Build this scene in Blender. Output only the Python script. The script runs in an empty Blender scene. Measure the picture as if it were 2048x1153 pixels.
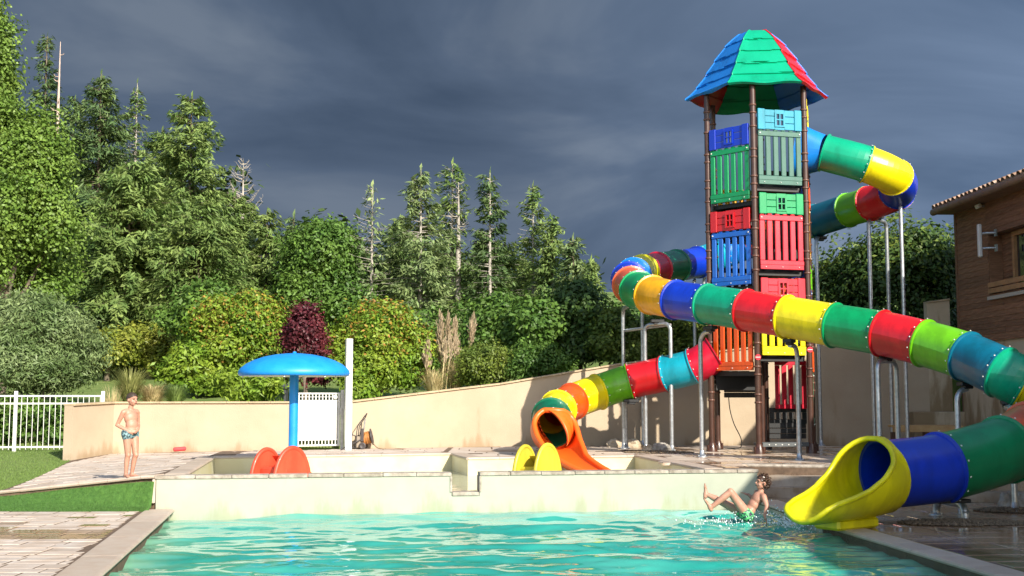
import bpy, bmesh, math, random
import numpy as np
from mathutils import Vector, Matrix, Euler, noise
from mathutils.geometry import tessellate_polygon
R = math.radians
random.seed(7)
RNG = np.random.default_rng(7)
SC = bpy.context.scene
COL = SC.collection

# ------------------------------------------------------------------ camera
CAM_Z, FPX = 1.68, 2350.0
PITCH = math.atan(218.5 / FPX)
cam_d = bpy.data.cameras.new('camera')
cam_d.sensor_width = 36.0
cam_d.lens = 36.0 * FPX / 2048.0
cam_d.clip_end = 2000.0
cam = bpy.data.objects.new('camera', cam_d)
COL.objects.link(cam)
cam.location = (0, 0, CAM_Z)
cam.rotation_euler = (R(90) + PITCH, 0, 0)
SC.camera = cam

# ------------------------------------------------------------------ sun and sky
SUN_EL = R(28.8)
SUN_H = Vector((0.50, -0.866, 0)).normalized()          # horizontal direction towards the sun
SUN_DIR = Vector((SUN_H.x * math.cos(SUN_EL), SUN_H.y * math.cos(SUN_EL), math.sin(SUN_EL)))
sd = bpy.data.lights.new('sun', 'SUN')
sd.energy = 5.0
sd.angle = R(0.55)
sd.color = (1.0, 0.93, 0.80)
sun = bpy.data.objects.new('sun', sd)
COL.objects.link(sun)
sun.rotation_euler = (-SUN_DIR).to_track_quat('-Z', 'Y').to_euler()
sun.location = SUN_DIR * 60

world = bpy.data.worlds.new('World')
SC.world = world
world.use_nodes = True
wn, wl = world.node_tree.nodes, world.node_tree.links
wn.clear()
w_out = wn.new('ShaderNodeOutputWorld')
w_bg1 = wn.new('ShaderNodeBackground'); w_bg1.inputs['Strength'].default_value = 0.15
w_sky = wn.new('ShaderNodeTexSky'); w_sky.sky_type = 'NISHITA'; w_sky.sun_disc = False
w_sky.sun_elevation = SUN_EL
w_sky.sun_rotation = math.atan2(SUN_H.x, SUN_H.y)
wl.new(w_sky.outputs[0], w_bg1.inputs['Color'])
w_tc = wn.new('ShaderNodeTexCoord')
w_sep = wn.new('ShaderNodeSeparateXYZ'); wl.new(w_tc.outputs['Generated'], w_sep.inputs[0])
# flattened cloud coordinates: (x, y) / (z + .35)
w_add = wn.new('ShaderNodeMath'); w_add.operation = 'ADD'; w_add.inputs[1].default_value = 0.32
w_abs = wn.new('ShaderNodeMath'); w_abs.operation = 'ABSOLUTE'
wl.new(w_sep.outputs['Z'], w_abs.inputs[0]); wl.new(w_abs.outputs[0], w_add.inputs[0])
w_dx = wn.new('ShaderNodeMath'); w_dx.operation = 'DIVIDE'
w_dy = wn.new('ShaderNodeMath'); w_dy.operation = 'DIVIDE'
wl.new(w_sep.outputs['X'], w_dx.inputs[0]); wl.new(w_add.outputs[0], w_dx.inputs[1])
wl.new(w_sep.outputs['Y'], w_dy.inputs[0]); wl.new(w_add.outputs[0], w_dy.inputs[1])
w_cmb = wn.new('ShaderNodeCombineXYZ')
wl.new(w_dx.outputs[0], w_cmb.inputs['X']); wl.new(w_dy.outputs[0], w_cmb.inputs['Y'])
w_map = wn.new('ShaderNodeMapping'); w_map.inputs['Scale'].default_value = (0.8, 1.0, 1.0)
w_map.inputs['Rotation'].default_value = (0, 0, R(18)); w_map.inputs['Location'].default_value = (0.35, 0.6, 0)
wl.new(w_cmb.outputs[0], w_map.inputs[0])
w_n1 = wn.new('ShaderNodeTexNoise'); w_n1.inputs['Scale'].default_value = 1.6
w_n1.inputs['Detail'].default_value = 6.0; w_n1.inputs['Roughness'].default_value = 0.52
w_n1.inputs['Distortion'].default_value = 0.6
wl.new(w_map.outputs[0], w_n1.inputs['Vector'])
w_r1 = wn.new('ShaderNodeValToRGB')
w_r1.color_ramp.elements[0].position = 0.38; w_r1.color_ramp.elements[0].color = (0.040, 0.062, 0.102, 1)
w_r1.color_ramp.elements[1].position = 0.64; w_r1.color_ramp.elements[1].color = (0.112, 0.142, 0.190, 1)
e = w_r1.color_ramp.elements.new(0.52); e.color = (0.066, 0.094, 0.144, 1)
wl.new(w_n1.outputs[0], w_r1.inputs[0])
# the storm bank is a little paler towards the east (right) and low down
w_g = wn.new('ShaderNodeMapRange'); w_g.inputs['From Min'].default_value = 0.0; w_g.inputs['From Max'].default_value = 0.55
w_g.inputs['To Min'].default_value = 0.86; w_g.inputs['To Max'].default_value = 1.95
wl.new(w_sep.outputs['X'], w_g.inputs['Value'])
w_mul = wn.new('ShaderNodeVectorMath'); w_mul.operation = 'SCALE'
wl.new(w_r1.outputs[0], w_mul.inputs[0]); wl.new(w_g.outputs[0], w_mul.inputs['Scale'])
w_bg2 = wn.new('ShaderNodeBackground'); w_bg2.inputs['Strength'].default_value = 1.0
wl.new(w_mul.outputs[0], w_bg2.inputs['Color'])
# storm bank covers the half of the sky away from the sun, the sun's side is clear
w_msk = wn.new('ShaderNodeMapRange'); w_msk.interpolation_type = 'SMOOTHSTEP'
w_msk.inputs['From Min'].default_value = -0.05; w_msk.inputs['From Max'].default_value = 0.62
wl.new(w_sep.outputs['Y'], w_msk.inputs['Value'])
w_mix = wn.new('ShaderNodeMixShader')
wl.new(w_msk.outputs[0], w_mix.inputs[0]); wl.new(w_bg1.outputs[0], w_mix.inputs[1]); wl.new(w_bg2.outputs[0], w_mix.inputs[2])
wl.new(w_mix.outputs[0], w_out.inputs[0])

SC.view_settings.view_transform = 'Standard'
SC.view_settings.look = 'None'
SC.view_settings.exposure = 0.72
SC.view_settings.gamma = 1.0
SC.view_settings.use_curve_mapping = False
SC.render.engine = 'CYCLES'
SC.cycles.use_denoising = True
SC.cycles.max_bounces = 6
SC.cycles.diffuse_bounces = 3
SC.cycles.glossy_bounces = 3
SC.cycles.transmission_bounces = 4
SC.cycles.transparent_max_bounces = 6
SC.cycles.caustics_reflective = False
SC.cycles.caustics_refractive = False

# ------------------------------------------------------------------ survey helper: photo pixel (2048 wide) + distance -> place
def ray(px, py):
    xc, yc = (px - 1024.0) / FPX, (576.5 - py) / FPX
    f = Vector((0, math.cos(PITCH), math.sin(PITCH))); u = Vector((0, -math.sin(PITCH), math.cos(PITCH)))
    return Vector((1, 0, 0)) * xc + u * yc + f
def at(px, py, D):
    d = ray(px, py)
    return Vector((0, 0, CAM_Z)) + d * (D / d.y)
def onz(px, py, z):
    d = ray(px, py)
    return Vector((0, 0, CAM_Z)) + d * ((z - CAM_Z) / d.z)

# ------------------------------------------------------------------ materials
MATS = {}
def nodes_of(m):
    m.use_nodes = True
    nt = m.node_tree
    return nt, nt.nodes, nt.links, nt.nodes['Principled BSDF']
def mat(name, col, rough=0.6, metal=0.0, spec=0.5, vary=0.0, scale=8.0, bump=0.0, bscale=60.0, col2=None,
        objvary=0.0, coat=0.0, stain=None, detail=5.0, thresh=None, rough2=None, trans=None, isl=0.0, stretch=None):
    """noise-varied principled material; objvary shifts brightness per object; trans adds leaf translucency"""
    m = bpy.data.materials.new(name); MATS[name] = m
    nt, N, L, B = nodes_of(m)
    B.inputs['Roughness'].default_value = rough
    B.inputs['Metallic'].default_value = metal
    B.inputs['Specular IOR Level'].default_value = spec
    B.inputs['Coat Weight'].default_value = coat
    B.inputs['Coat Roughness'].default_value = 0.08
    c = (*col, 1)
    tc = N.new('ShaderNodeTexCoord')
    vec = tc.outputs['Object']
    if objvary or isl or True:
        geo = N.new('ShaderNodeNewGeometry')
    if stretch:
        mp = N.new('ShaderNodeMapping'); mp.inputs['Scale'].default_value = stretch
        L.new(vec, mp.inputs[0]); vec = mp.outputs[0]
    if vary or col2:
        n = N.new('ShaderNodeTexNoise'); n.inputs['Scale'].default_value = scale; n.inputs['Detail'].default_value = detail
        n.inputs['Roughness'].default_value = 0.6
        L.new(geo.outputs['Position'] if not stretch else vec, n.inputs['Vector'])
        r = N.new('ShaderNodeValToRGB')
        c2 = (*col2, 1) if col2 else tuple(min(1, x * (1 + vary)) for x in col) + (1,)
        c1 = c if col2 else tuple(x * (1 - vary) for x in col) + (1,)
        t0, t1 = thresh or (0.35, 0.65)
        r.color_ramp.elements[0].position = t0; r.color_ramp.elements[0].color = c1
        r.color_ramp.elements[1].position = t1; r.color_ramp.elements[1].color = c2
        L.new(n.outputs[0], r.inputs[0])
        out = r.outputs[0]
        if rough2 is not None:
            mr = N.new('ShaderNodeMapRange'); mr.inputs['From Min'].default_value = t0; mr.inputs['From Max'].default_value = t1
            mr.inputs['To Min'].default_value = rough; mr.inputs['To Max'].default_value = rough2
            L.new(n.outputs[0], mr.inputs['Value']); L.new(mr.outputs[0], B.inputs['Roughness'])
    else:
        rgb = N.new('ShaderNodeRGB'); rgb.outputs[0].default_value = c; out = rgb.outputs[0]
    if objvary or isl:
        src = geo.outputs['Random Per Island'] if isl else N.new('ShaderNodeObjectInfo').outputs['Random']
        a = isl or objvary
        mr = N.new('ShaderNodeMapRange'); mr.inputs['To Min'].default_value = 1 - a; mr.inputs['To Max'].default_value = 1 + a
        L.new(src, mr.inputs['Value'])
        s = N.new('ShaderNodeVectorMath'); s.operation = 'SCALE'
        L.new(out, s.inputs[0]); L.new(mr.outputs[0], s.inputs['Scale']); out = s.outputs[0]
    if stain:                                  # damp marks and runs: (z0, z1, colour factor, scale, threshold)
        z0, z1, fac, ssc, sth = stain
        mp = N.new('ShaderNodeMapping'); mp.inputs['Scale'].default_value = (ssc, ssc, ssc * .22); L.new(geo.outputs['Position'], mp.inputs[0])
        ns = N.new('ShaderNodeTexNoise'); ns.inputs['Scale'].default_value = 1.0; ns.inputs['Detail'].default_value = 6; ns.inputs['Roughness'].default_value = .65; L.new(mp.outputs[0], ns.inputs[0])
        sp = N.new('ShaderNodeSeparateXYZ'); L.new(geo.outputs['Position'], sp.inputs[0])
        mz = N.new('ShaderNodeMapRange'); mz.inputs['From Min'].default_value = z0; mz.inputs['From Max'].default_value = z1; mz.inputs['To Min'].default_value = .22; mz.inputs['To Max'].default_value = 0.0; L.new(sp.outputs['Z'], mz.inputs['Value'])
        ad = N.new('ShaderNodeMath'); ad.operation = 'ADD'; L.new(ns.outputs[0], ad.inputs[0]); L.new(mz.outputs[0], ad.inputs[1])
        ms = N.new('ShaderNodeMapRange'); ms.interpolation_type = 'SMOOTHSTEP'; ms.inputs['From Min'].default_value = sth; ms.inputs['From Max'].default_value = sth + .16; L.new(ad.outputs[0], ms.inputs['Value'])
        mc = N.new('ShaderNodeMix'); mc.data_type = 'RGBA'; mc.blend_type = 'MULTIPLY'; mc.inputs[7].default_value = (*fac, 1)
        L.new(ms.outputs[0], mc.inputs[0]); L.new(out, mc.inputs[6]); out = mc.outputs[2]
    L.new(out, B.inputs['Base Color'])
    if bump:
        n2 = N.new('ShaderNodeTexNoise'); n2.inputs['Scale'].default_value = bscale; n2.inputs['Detail'].default_value = 4
        L.new(geo.outputs['Position'], n2.inputs['Vector'])
        b = N.new('ShaderNodeBump'); b.inputs['Strength'].default_value = bump; b.inputs['Distance'].default_value = 0.01
        L.new(n2.outputs[0], b.inputs['Height']); L.new(b.outputs[0], B.inputs['Normal'])
    if trans:
        t = N.new('ShaderNodeBsdfTranslucent'); L.new(out, t.inputs['Color'])
        mx = N.new('ShaderNodeMixShader'); mx.inputs[0].default_value = trans
        o = N['Material Output']
        L.new(B.outputs[0], mx.inputs[1]); L.new(t.outputs[0], mx.inputs[2]); L.new(mx.outputs[0], o.inputs['Surface'])
    return m

# ------------------------------------------------------------------ object helpers
def tag(o, label=None, cat=None, group=None, kind=None):
    if label: o['label'] = label
    if cat: o['category'] = cat
    if group: o['group'] = group
    if kind: o['kind'] = kind
    return o
def empty(name, loc=(0, 0, 0), label=None, cat=None, group=None, rz=0.0):
    o = bpy.data.objects.new(name, None); COL.objects.link(o)
    o.location = loc; o.rotation_euler = (0, 0, rz); o.empty_display_size = 0.2
    return tag(o, label, cat, group)
def link(name, me, parent=None, loc=None):
    o = bpy.data.objects.new(name, me); COL.objects.link(o)
    if parent is not None: o.parent = parent
    if loc is not None: o.location = loc
    return o
def copy_tree(o, parent=None):
    c = o.copy(); COL.objects.link(c); c.parent = parent
    for ch in o.children: copy_tree(ch, c)
    return c

class MB:
    """collects geometry for ONE mesh object"""
    def __init__(self, origin=(0, 0, 0)):
        self.v, self.f, self.m, self.s = [], [], [], []
        self.o = Vector(origin)
    def add(self, verts, faces, mi=0, smooth=False):
        n = len(self.v)
        self.v += [tuple(Vector(p) - self.o) for p in verts]
        self.f += [tuple(i + n for i in f) for f in faces]
        self.m += [mi] * len(faces); self.s += [smooth] * len(faces)
        return self
    def box(self, c, size, rot=None, mi=0, bev=0.0):
        """box at centre c; rot a 3x3 matrix or z angle; bev chamfers all vertical-section edges cheaply"""
        hx, hy, hz = [s / 2 for s in size]
        M = rot if isinstance(rot, Matrix) else Matrix.Rotation(rot or 0.0, 3, 'Z')
        c = Vector(c)
        if bev <= 0:
            P = [(-hx,-hy,-hz),(hx,-hy,-hz),(hx,hy,-hz),(-hx,hy,-hz),(-hx,-hy,hz),(hx,-hy,hz),(hx,hy,hz),(-hx,hy,hz)]
            F = [(0,3,2,1),(4,5,6,7),(0,1,5,4),(1,2,6,5),(2,3,7,6),(3,0,4,7)]
            return self.add([c + M @ Vector(p) for p in P], F, mi)
        b = min(bev, hx * .9, hy * .9, hz * .9)
        P = []
        for sz, ix in ((-hz, b), (-hz + b, 0), (hz - b, 0), (hz, b)):
            x, y = hx - ix, hy - ix
            k = b if ix == 0 else b * .5
            P += [(-x + k, -y, sz), (x - k, -y, sz), (x, -y + k, sz), (x, y - k, sz), (x - k, y, sz), (-x + k, y, sz), (-x, y - k, sz), (-x, -y + k, sz)]
        F = [tuple(range(7, -1, -1)), tuple(range(24, 32))]
        for r in range(3):
            for i in range(8):
                j = (i + 1) % 8
                F.append((r*8+i, r*8+j, r*8+8+j, r*8+8+i))
        return self.add([c + M @ Vector(p) for p in P], F, mi)
    def tube(self, pts, rad, n=10, mi=0, cap=True, smooth=True):
        pts = [Vector(p) for p in pts]
        rad = rad if isinstance(rad, (list, tuple)) else [rad] * len(pts)
        V, F = [], []
        up = None
        for i, p in enumerate(pts):
            t = (pts[min(i + 1, len(pts) - 1)] - pts[max(i - 1, 0)]).normalized()
            if up is None:
                up = Vector((0, 0, 1)) if abs(t.z) < .9 else Vector((1, 0, 0))
            a = t.cross(up).normalized(); b = a.cross(t).normalized(); up = b
            for k in range(n):
                th = 2 * math.pi * k / n
                V.append(p + (a * math.cos(th) + b * math.sin(th)) * rad[i])
        for i in range(len(pts) - 1):
            for k in range(n):
                j = (k + 1) % n
                F.append((i*n+k, i*n+j, (i+1)*n+j, (i+1)*n+k))
        self.add(V, F, mi, smooth)
        if cap:
            m = len(pts) - 1
            self.add(V[:n], [tuple(range(n))][::1], mi); self.add(V[m*n:], [tuple(range(n - 1, -1, -1))], mi)
        return self
    def lathe(self, c, prof, n=24, mi=0, smooth=True, M=None, a0=0.0):
        """prof: list of (r, z)"""
        c = Vector(c); V, F = [], []
        for r, z in prof:
            for k in range(n):
                th = 2 * math.pi * k / n + a0
                p = Vector((r * math.cos(th), r * math.sin(th), z))
                V.append(c + (M @ p if M else p))
        for i in range(len(prof) - 1):
            for k in range(n):
                j = (k + 1) % n
                F.append((i*n+k, i*n+j, (i+1)*n+j, (i+1)*n+k))
        return self.add(V, F, mi, smooth)
    def grid(self, P, mi=0, smooth=False, flip=False):
        """P: rows of points"""
        r, c = len(P), len(P[0])
        V = [p for row in P for p in row]
        F = []
        for i in range(r - 1):
            for j in range(c - 1):
                q = (i*c+j, i*c+j+1, (i+1)*c+j+1, (i+1)*c+j)
                F.append(q[::-1] if flip else q)
        return self.add(V, F, mi, smooth)
    def prism(self, poly, z0, z1, mi=0, bottom=False):
        """poly: CCW (x, y) or (x, y, dz) list"""
        n = len(poly)
        tri = tessellate_polygon([[Vector((p[0], p[1], 0)) for p in poly]])
        T = [(p[0], p[1], z1) for p in poly]; Bt = [(p[0], p[1], z0) for p in poly]
        up = []
        for t in tri:
            a, b, c = (Vector(T[i]) for i in t)
            up.append(tuple(t) if (b - a).cross(c - a).z > 0 else tuple(t)[::-1])
        self.add(T, up, mi)
        if bottom: self.add(Bt, [u[::-1] for u in up], mi)
        V = T + Bt
        self.add(V, [(i, i + n, (i + 1) % n + n, (i + 1) % n) for i in range(n)], mi)
        return self
    def build(self, name, mats, parent=None, link_it=True):
        me = bpy.data.meshes.new(name)
        me.from_pydata(self.v, [], self.f)
        for m in (mats if isinstance(mats, (list, tuple)) else [mats]): me.materials.append(m)
        me.polygons.foreach_set('material_index', self.m)
        me.polygons.foreach_set('use_smooth', self.s)
        me.update()
        if not link_it: return me
        o = link(name, me, parent)
        o.location = self.o if parent is None else self.o - par_loc(parent)
        return o
def par_loc(p):
    l = Vector(p.location)
    q = p.parent
    while q is not None:
        l += Vector(q.location); q = q.parent
    return l
def fix_normals(o):
    bm = bmesh.new(); bm.from_mesh(o.data); bmesh.ops.recalc_face_normals(bm, faces=bm.faces); bm.to_mesh(o.data); bm.free()
    return o
def arc_pts(pts, sub=6):
    """Catmull-Rom through points"""
    P = [Vector(p) for p in pts]
    P = [P[0] * 2 - P[1]] + P + [P[-1] * 2 - P[-2]]
    out = []
    for i in range(1, len(P) - 2):
        for s in range(sub):
            t = s / sub
            a, b, c, d = P[i-1], P[i], P[i+1], P[i+2]
            out.append(0.5 * ((2*b) + (c - a) * t + (2*a - 5*b + 4*c - d) * t*t + (3*b - a - 3*c + d) * t**3))
    out.append(P[-2])
    return out
def inpoly(x, y, poly):
    c = False; n = len(poly)
    for i in range(n):
        x1, y1 = poly[i][:2]; x2, y2 = poly[(i + 1) % n][:2]
        if (y1 > y) != (y2 > y) and x < (x2 - x1) * (y - y1) / (y2 - y1) + x1: c = not c
    return c
# ================================================================== materials of the setting
M_ground = mat('soil', (0.13, 0.11, 0.06), 0.95, vary=0.3, scale=1.5)
M_lawn = mat('lawn_green', (0.095, 0.16, 0.028), 0.9, col2=(0.17, 0.22, 0.055), scale=3.5, bump=0.6, bscale=160)
M_turf = mat('turf_green', (0.045, 0.13, 0.016), 0.85, col2=(0.085, 0.20, 0.03), scale=14, bump=1.0, bscale=260)
M_turf2 = mat('turf_blade', (0.05, 0.13, 0.018), 0.7, isl=0.35)
M_lawn2 = mat('lawn_blade', (0.10, 0.16, 0.030), 0.7, isl=0.35)
M_grout = mat('grout', (0.12, 0.078, 0.05), 0.9, vary=0.3, scale=9)
M_stone = mat('paver_stone', (0.42, 0.325, 0.25), 0.8, col2=(0.52, 0.45, 0.39), scale=3.0, bump=0.5, bscale=38, objvary=0.13)
M_stone_w = mat('paver_wet', (0.24, 0.15, 0.085), 0.13, col2=(0.34, 0.25, 0.18), scale=.8, bump=0.05, bscale=8, objvary=0.14, thresh=(0.50, 0.62), rough2=0.6, spec=0.6)
M_wet = mat('wet_paving', (0.24, 0.145, 0.08), 0.03, col2=(0.40, 0.30, 0.215), scale=0.75, bump=0.05, bscale=3.0, thresh=(0.44, 0.66), rough2=0.35, spec=0.9, isl=0.10)
M_wetup = mat('wet_terrace', (0.36, 0.225, 0.13), 0.04, col2=(0.52, 0.43, 0.35), scale=0.8, bump=0.05, bscale=3, thresh=(0.42, 0.52), rough2=0.5, spec=0.8, isl=0.10)
M_dryup = mat('dry_terrace', (0.50, 0.42, 0.35), 0.7, col2=(0.30, 0.20, 0.13), scale=0.6, bump=0.4, bscale=30, thresh=(0.5, 0.66), isl=0.13)
M_coping = mat('coping_stone', (0.44, 0.34, 0.265), 0.55, col2=(0.48, 0.40, 0.33), scale=5, bump=0.4, bscale=50, objvary=0.07)
M_coping_old = mat('coping_weathered', (0.22, 0.18, 0.14), 0.75, col2=(0.42, 0.37, 0.31), scale=9, bump=0.8, bscale=40, objvary=0.12)
M_liner = mat('pool_liner', (0.36, 0.375, 0.30), 0.35, vary=0.07, scale=1.6, bump=0.10, bscale=5, stain=(-.15, .25, (.86, .86, .74), 2.2, .60))
M_liner2 = mat('paddling_liner', (0.54, 0.48, 0.28), 0.4, col2=(0.58, 0.54, 0.38), scale=1.6)
M_plaster = mat('wall_plaster', (0.40, 0.31, 0.215), 0.9, col2=(0.45, 0.36, 0.255), scale=0.9, bump=0.45, bscale=45, stain=(.45, .85, (.78, .71, .62), 1.6, .62))
M_plaster_r = mat('wall_plaster_old', (0.46, 0.37, 0.25), 0.9, col2=(0.54, 0.45, 0.32), scale=0.9, bump=0.5, bscale=40, stain=(.45, 2.2, (.55, .48, .38), 1.4, .52))
M_walltop = mat('wall_cap', (0.42, 0.32, 0.20), 0.8, vary=0.15, scale=4, bump=0.3, bscale=50, objvary=0.05)
M_white = mat('white_paint', (0.66, 0.65, 0.615), 0.4, vary=0.04, scale=5)
M_galv = mat('galvanised_steel', (0.42, 0.44, 0.46), 0.38, metal=0.75, vary=0.2, scale=14)
M_rock = mat('limestone_rock', (0.34, 0.26, 0.17), 0.9, col2=(0.50, 0.43, 0.33), scale=7, bump=1.0, bscale=25)
M_rock2 = mat('grey_rock', (0.20, 0.18, 0.155), 0.9, col2=(0.36, 0.33, 0.29), scale=8, bump=1.0, bscale=25)
M_gravel = mat('gravel', (0.15, 0.11, 0.07), 0.85, isl=0.5)

# ================================================================== levels
def deck_z(x, y):
    a = min(max((-5.5 - x) / 2.6, 0.0), 1.5); b = min(max((27.0 - y) / 8.5, 0.0), 1.0)
    return 0.5 - 0.3 * a * b
WATER_Z = -0.13
WA, WB = Vector((-5.36, 17.9, 0)), Vector((4.03, 19.5, 0))      # divider wall, front line
WU = (WB - WA).normalized(); WV = Vector((-WU.y, WU.x, 0)); WL = (WB - WA).length
def wp(s, v, z=0.0): return WA + WU * s + WV * v + Vector((0, 0, z))
W_ANG = math.atan2(WU.y, WU.x)

# garden wall line (x, y, top z)
GW = [(-9.15, 24.6, 1.50), (-8.76, 26.0, 1.54), (-4.9, 26.4, 1.545)]
GW2 = [(-3.69, 27.2, 1.56), (-0.29, 28.6, 1.98), (2.68, 29.2, 2.48), (5.2, 29.3, 2.80), (7.8, 29.3, 3.10), (10.37, 29.3, 3.40)]

# ================================================================== ground and terrain
g = MB()
g.grid([[(x, y, -1.3) for x in (-600, 600)] for y in (-60, 900)], flip=True)
g.grid([[(x, y, -1.3) for x in (-600, 600)] for y in (-60, 900)])
o = g.build('ground', M_ground); tag(o, kind='structure')

def hill_front(x):
    P = [(-80, 27.0, 0.40), (-14, 27.2, 0.42), (-9.4, 27.2, 0.48), (-9.2, 26.2, 1.15), (-8.76, 26.25, 1.25), (-4.9, 26.65, 1.30), (-3.69, 27.45, 1.38), (-0.29, 28.85, 1.80),
         (2.68, 29.45, 2.3), (5.2, 29.55, 2.6), (7.8, 29.55, 2.9), (10.6, 29.6, 3.2), (14, 29.6, 3.2), (80, 29.6, 3.2)]
    for a, b in zip(P, P[1:]):
        if a[0] <= x <= b[0]:
            t = (x - a[0]) / (b[0] - a[0]); return a[1] + (b[1] - a[1]) * t, a[2] + (b[2] - a[2]) * t
    return P[-1][1], P[-1][2]
def hill_z(x, y):
    fy, fz = hill_front(x)
    d = max(0.0, y - fy)
    tgt = 1.15 + 0.108 * d + (0.6 if x > 0 else 0) * min(1, max(0, x / 3))
    k = min(1.0, d / 2.5)
    z = max(fz, fz * (1 - k) + max(tgt, fz + .02 * d) * k)
    return z + 0.10 * noise.noise(Vector((x * .3, y * .3, 0))) * min(1, d / 2)
g = MB()
rows = []
XS = sorted([-80 + i * 4 for i in range(16)] + [-18 + i * .5 for i in range(65)] + [16 + i * 4 for i in range(17)] + [-9.4, -9.2, -8.76, -4.9, -3.69])
DS = [0, .3, .6, 1, 1.5, 2, 2.5, 3, 4, 5, 6, 8, 10, 13, 16, 20, 26, 34, 50, 80, 140]
for d in DS:
    rows.append([(x, hill_front(x)[0] + d, hill_z(x, hill_front(x)[0] + d)) for x in XS])
g.grid(rows, smooth=True)
g.grid([[(x, hill_front(x)[0], -1.3) for x in XS], rows[0]])
o = g.build('hillside', M_lawn); tag(o, kind='structure')

# lawn left of the terrace, falling with the ramp
LB = [(-8.06, 18.55), (-8.35, 20.5), (-8.75, 22.6), (-9.15, 24.6), (-9.25, 25.6), (-9.4, 27.3)]
def lawn_z(x, y): return deck_z(x, y) - 0.015
g = MB(); rows = []
for (x0, y0) in LB:
    rows.append([(x0 - t, y0, lawn_z(x0 - t, y0) + 0.02 * noise.noise(Vector((x0 - t, y0, 3)))) for t in (0, .3, .7, 1.2, 1.8, 2.5, 3.5, 5, 8, 14, 30, 70)])
g.grid(rows, smooth=True, flip=True)
fr = rows[0]
g.grid([[(p[0], p[1], -1.3) for p in fr], fr], flip=True)
lawn = g.build('lawn', M_lawn); tag(lawn, kind='structure')

# lower deck slab (base under the paving stones)
POOL_R = [(4.0, 19.45), (4.14, 15.9), (4.62, 11.2), (5.35, 4.0)]
POOL_L = [(-5.13, 17.9), (-3.86, 11.0), (-2.6, 4.0)]
g = MB()
DL = [(-40, 17.62), (-40, -6), (7, -6), (7, 4.0)] + []
g.prism([(-40, 17.62), (-40, -6), (-2.6, -6), (-2.6, 4.0), (-3.86, 11.0), (-5.06, 17.55), (-5.15, 17.85), (-5.4, 17.75)], -1.25, -0.005)
g.prism([(-2.6, -6), (20, -6), (20, 4), (-2.6, 4)], -1.25, -0.005)
lower = g.build('lower_deck', M_grout); tag(lower, kind='structure')
STEP_L = [(4.05, 20.2), (12.5, 17.6)]
g = MB()
g.prism([(4.62, 11.2), (5.35, 4.0), (20, 4), (20, 17.3), (12.5, 17.62), (4.07, 20.22), (4.02, 19.5), (4.14, 15.9)], -1.25, -0.005)
lower_r = g.build('poolside_deck', M_grout); tag(lower_r, kind='structure')

# turf bank between lower deck and upper terrace
g = MB(); rows = []
NB = 30
for j, (t, zz) in enumerate(((0, 0.0), (.12, .03), (.3, .10), (.5, .11), (.68, .30), (.85, .62), (1.0, .93))):
    row = []
    for i in range(NB + 1):
        x = -5.38 - i * (30 - 5.38) / NB if i > 14 else -5.38 - i * .22
        y0 = 17.6
        ex = min(max((-5.38 - x) / 2.7, 0), 1.0); y1 = 17.86 + ex * 0.75 + max(0, (-8.06 - x)) * .02
        ztop = deck_z(x, y1) - 0.05
        row.append((x, y0 + (y1 - y0) * t, -0.01 + (ztop + .01) * zz))
    rows.append(row)
g.grid(rows, smooth=True, flip=True)
bank = g.build('turf_bank', M_turf); tag(bank, kind='structure')

# short blades that roughen the turf bank edge and the lawn near the terrace
def blades(name, mtl, n, fn, h, w, parent):
    V = np.zeros((n, 3, 3)); 
    for i in range(n):
        x, y, z = fn()
        a = random.uniform(0, 6.28); hh = h * random.uniform(.6, 1.3); ln = random.uniform(-.4, .4) * hh
        dx, dy = math.cos(a) * w, math.sin(a) * w
        V[i] = [(x - dx, y - dy, z - .003), (x + dx, y + dy, z - .003), (x + ln, y + random.uniform(-.4, .4) * hh, z + hh)]
    me = bpy.data.meshes.new(name)
    me.from_pydata(V.reshape(-1, 3).tolist(), [], np.arange(n * 3).reshape(-1, 3).tolist())
    me.materials.append(mtl)
    o = link(name, me, parent); o['kind'] = 'stuff'
    return o
def bank_pt():
    x = random.uniform(-8.9, -5.42); t = random.random()
    ex = min(max((-5.38 - x) / 2.7, 0), 1.0); y1 = 17.86 + ex * 0.75
    zz = np.interp(t, [0, .12, .3, .5, .68, .85, 1.0], [0, .03, .10, .11, .30, .62, .93])
    return x, 17.6 + (y1 - 17.6) * t, -0.01 + (deck_z(x, y1) - 0.04) * zz
blades('turf_blades', M_turf2, 26000, bank_pt, 0.022, 0.003, bank)
def lawn_pt():
    y = random.uniform(18.6, 27.0); x0 = np.interp(y, [p[1] for p in LB], [p[0] for p in LB])
    x = x0 - random.random() ** 1.3 * 3.2
    return x, y, lawn_z(x, y)
blades('grass_blades', M_lawn2, 30000, lawn_pt, 0.03, 0.005, lawn)

# ================================================================== upper terrace
RAMP_L = [(-8.06, 18.55), (-8.35, 20.5), (-8.75, 22.6), (-9.15, 24.6), (-8.8, 25.9)]
g = MB(); rows = []
for i in range(25):
    t = i / 24 * 4; k = min(3, int(t)); u = t - k
    lx = RAMP_L[k][0] * (1 - u) + RAMP_L[k+1][0] * u; ly = RAMP_L[k][1] * (1 - u) + RAMP_L[k+1][1] * u
    ry = 17.95 + (26.33 - 17.95) * i / 24; rx = -5.42 + (-6.42 + 5.42) * i / 24
    rows.append([(lx + (rx - lx) * j / 10, ly + (ry - ly) * j / 10, deck_z(lx + (rx - lx) * j / 10, ly + (ry - ly) * j / 10) - 0.006) for j in range(11)])
g.grid(rows, smooth=True)
g.grid([[(p[0], p[1], -1.25) for p in rows[0]], rows[0]])
g.grid([[(r[0][0], r[0][1], -1.25) for r in rows], [r[0] for r in rows]], flip=True)
BAS0 = [(-5.02, 18.22), (-5.9, 23.5), (-1.27, 25.0), (-0.86, 23.1), (2.5, 24.1), (3.2, 19.62)]      # paddling basin outline
BAS = BAS0
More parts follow.
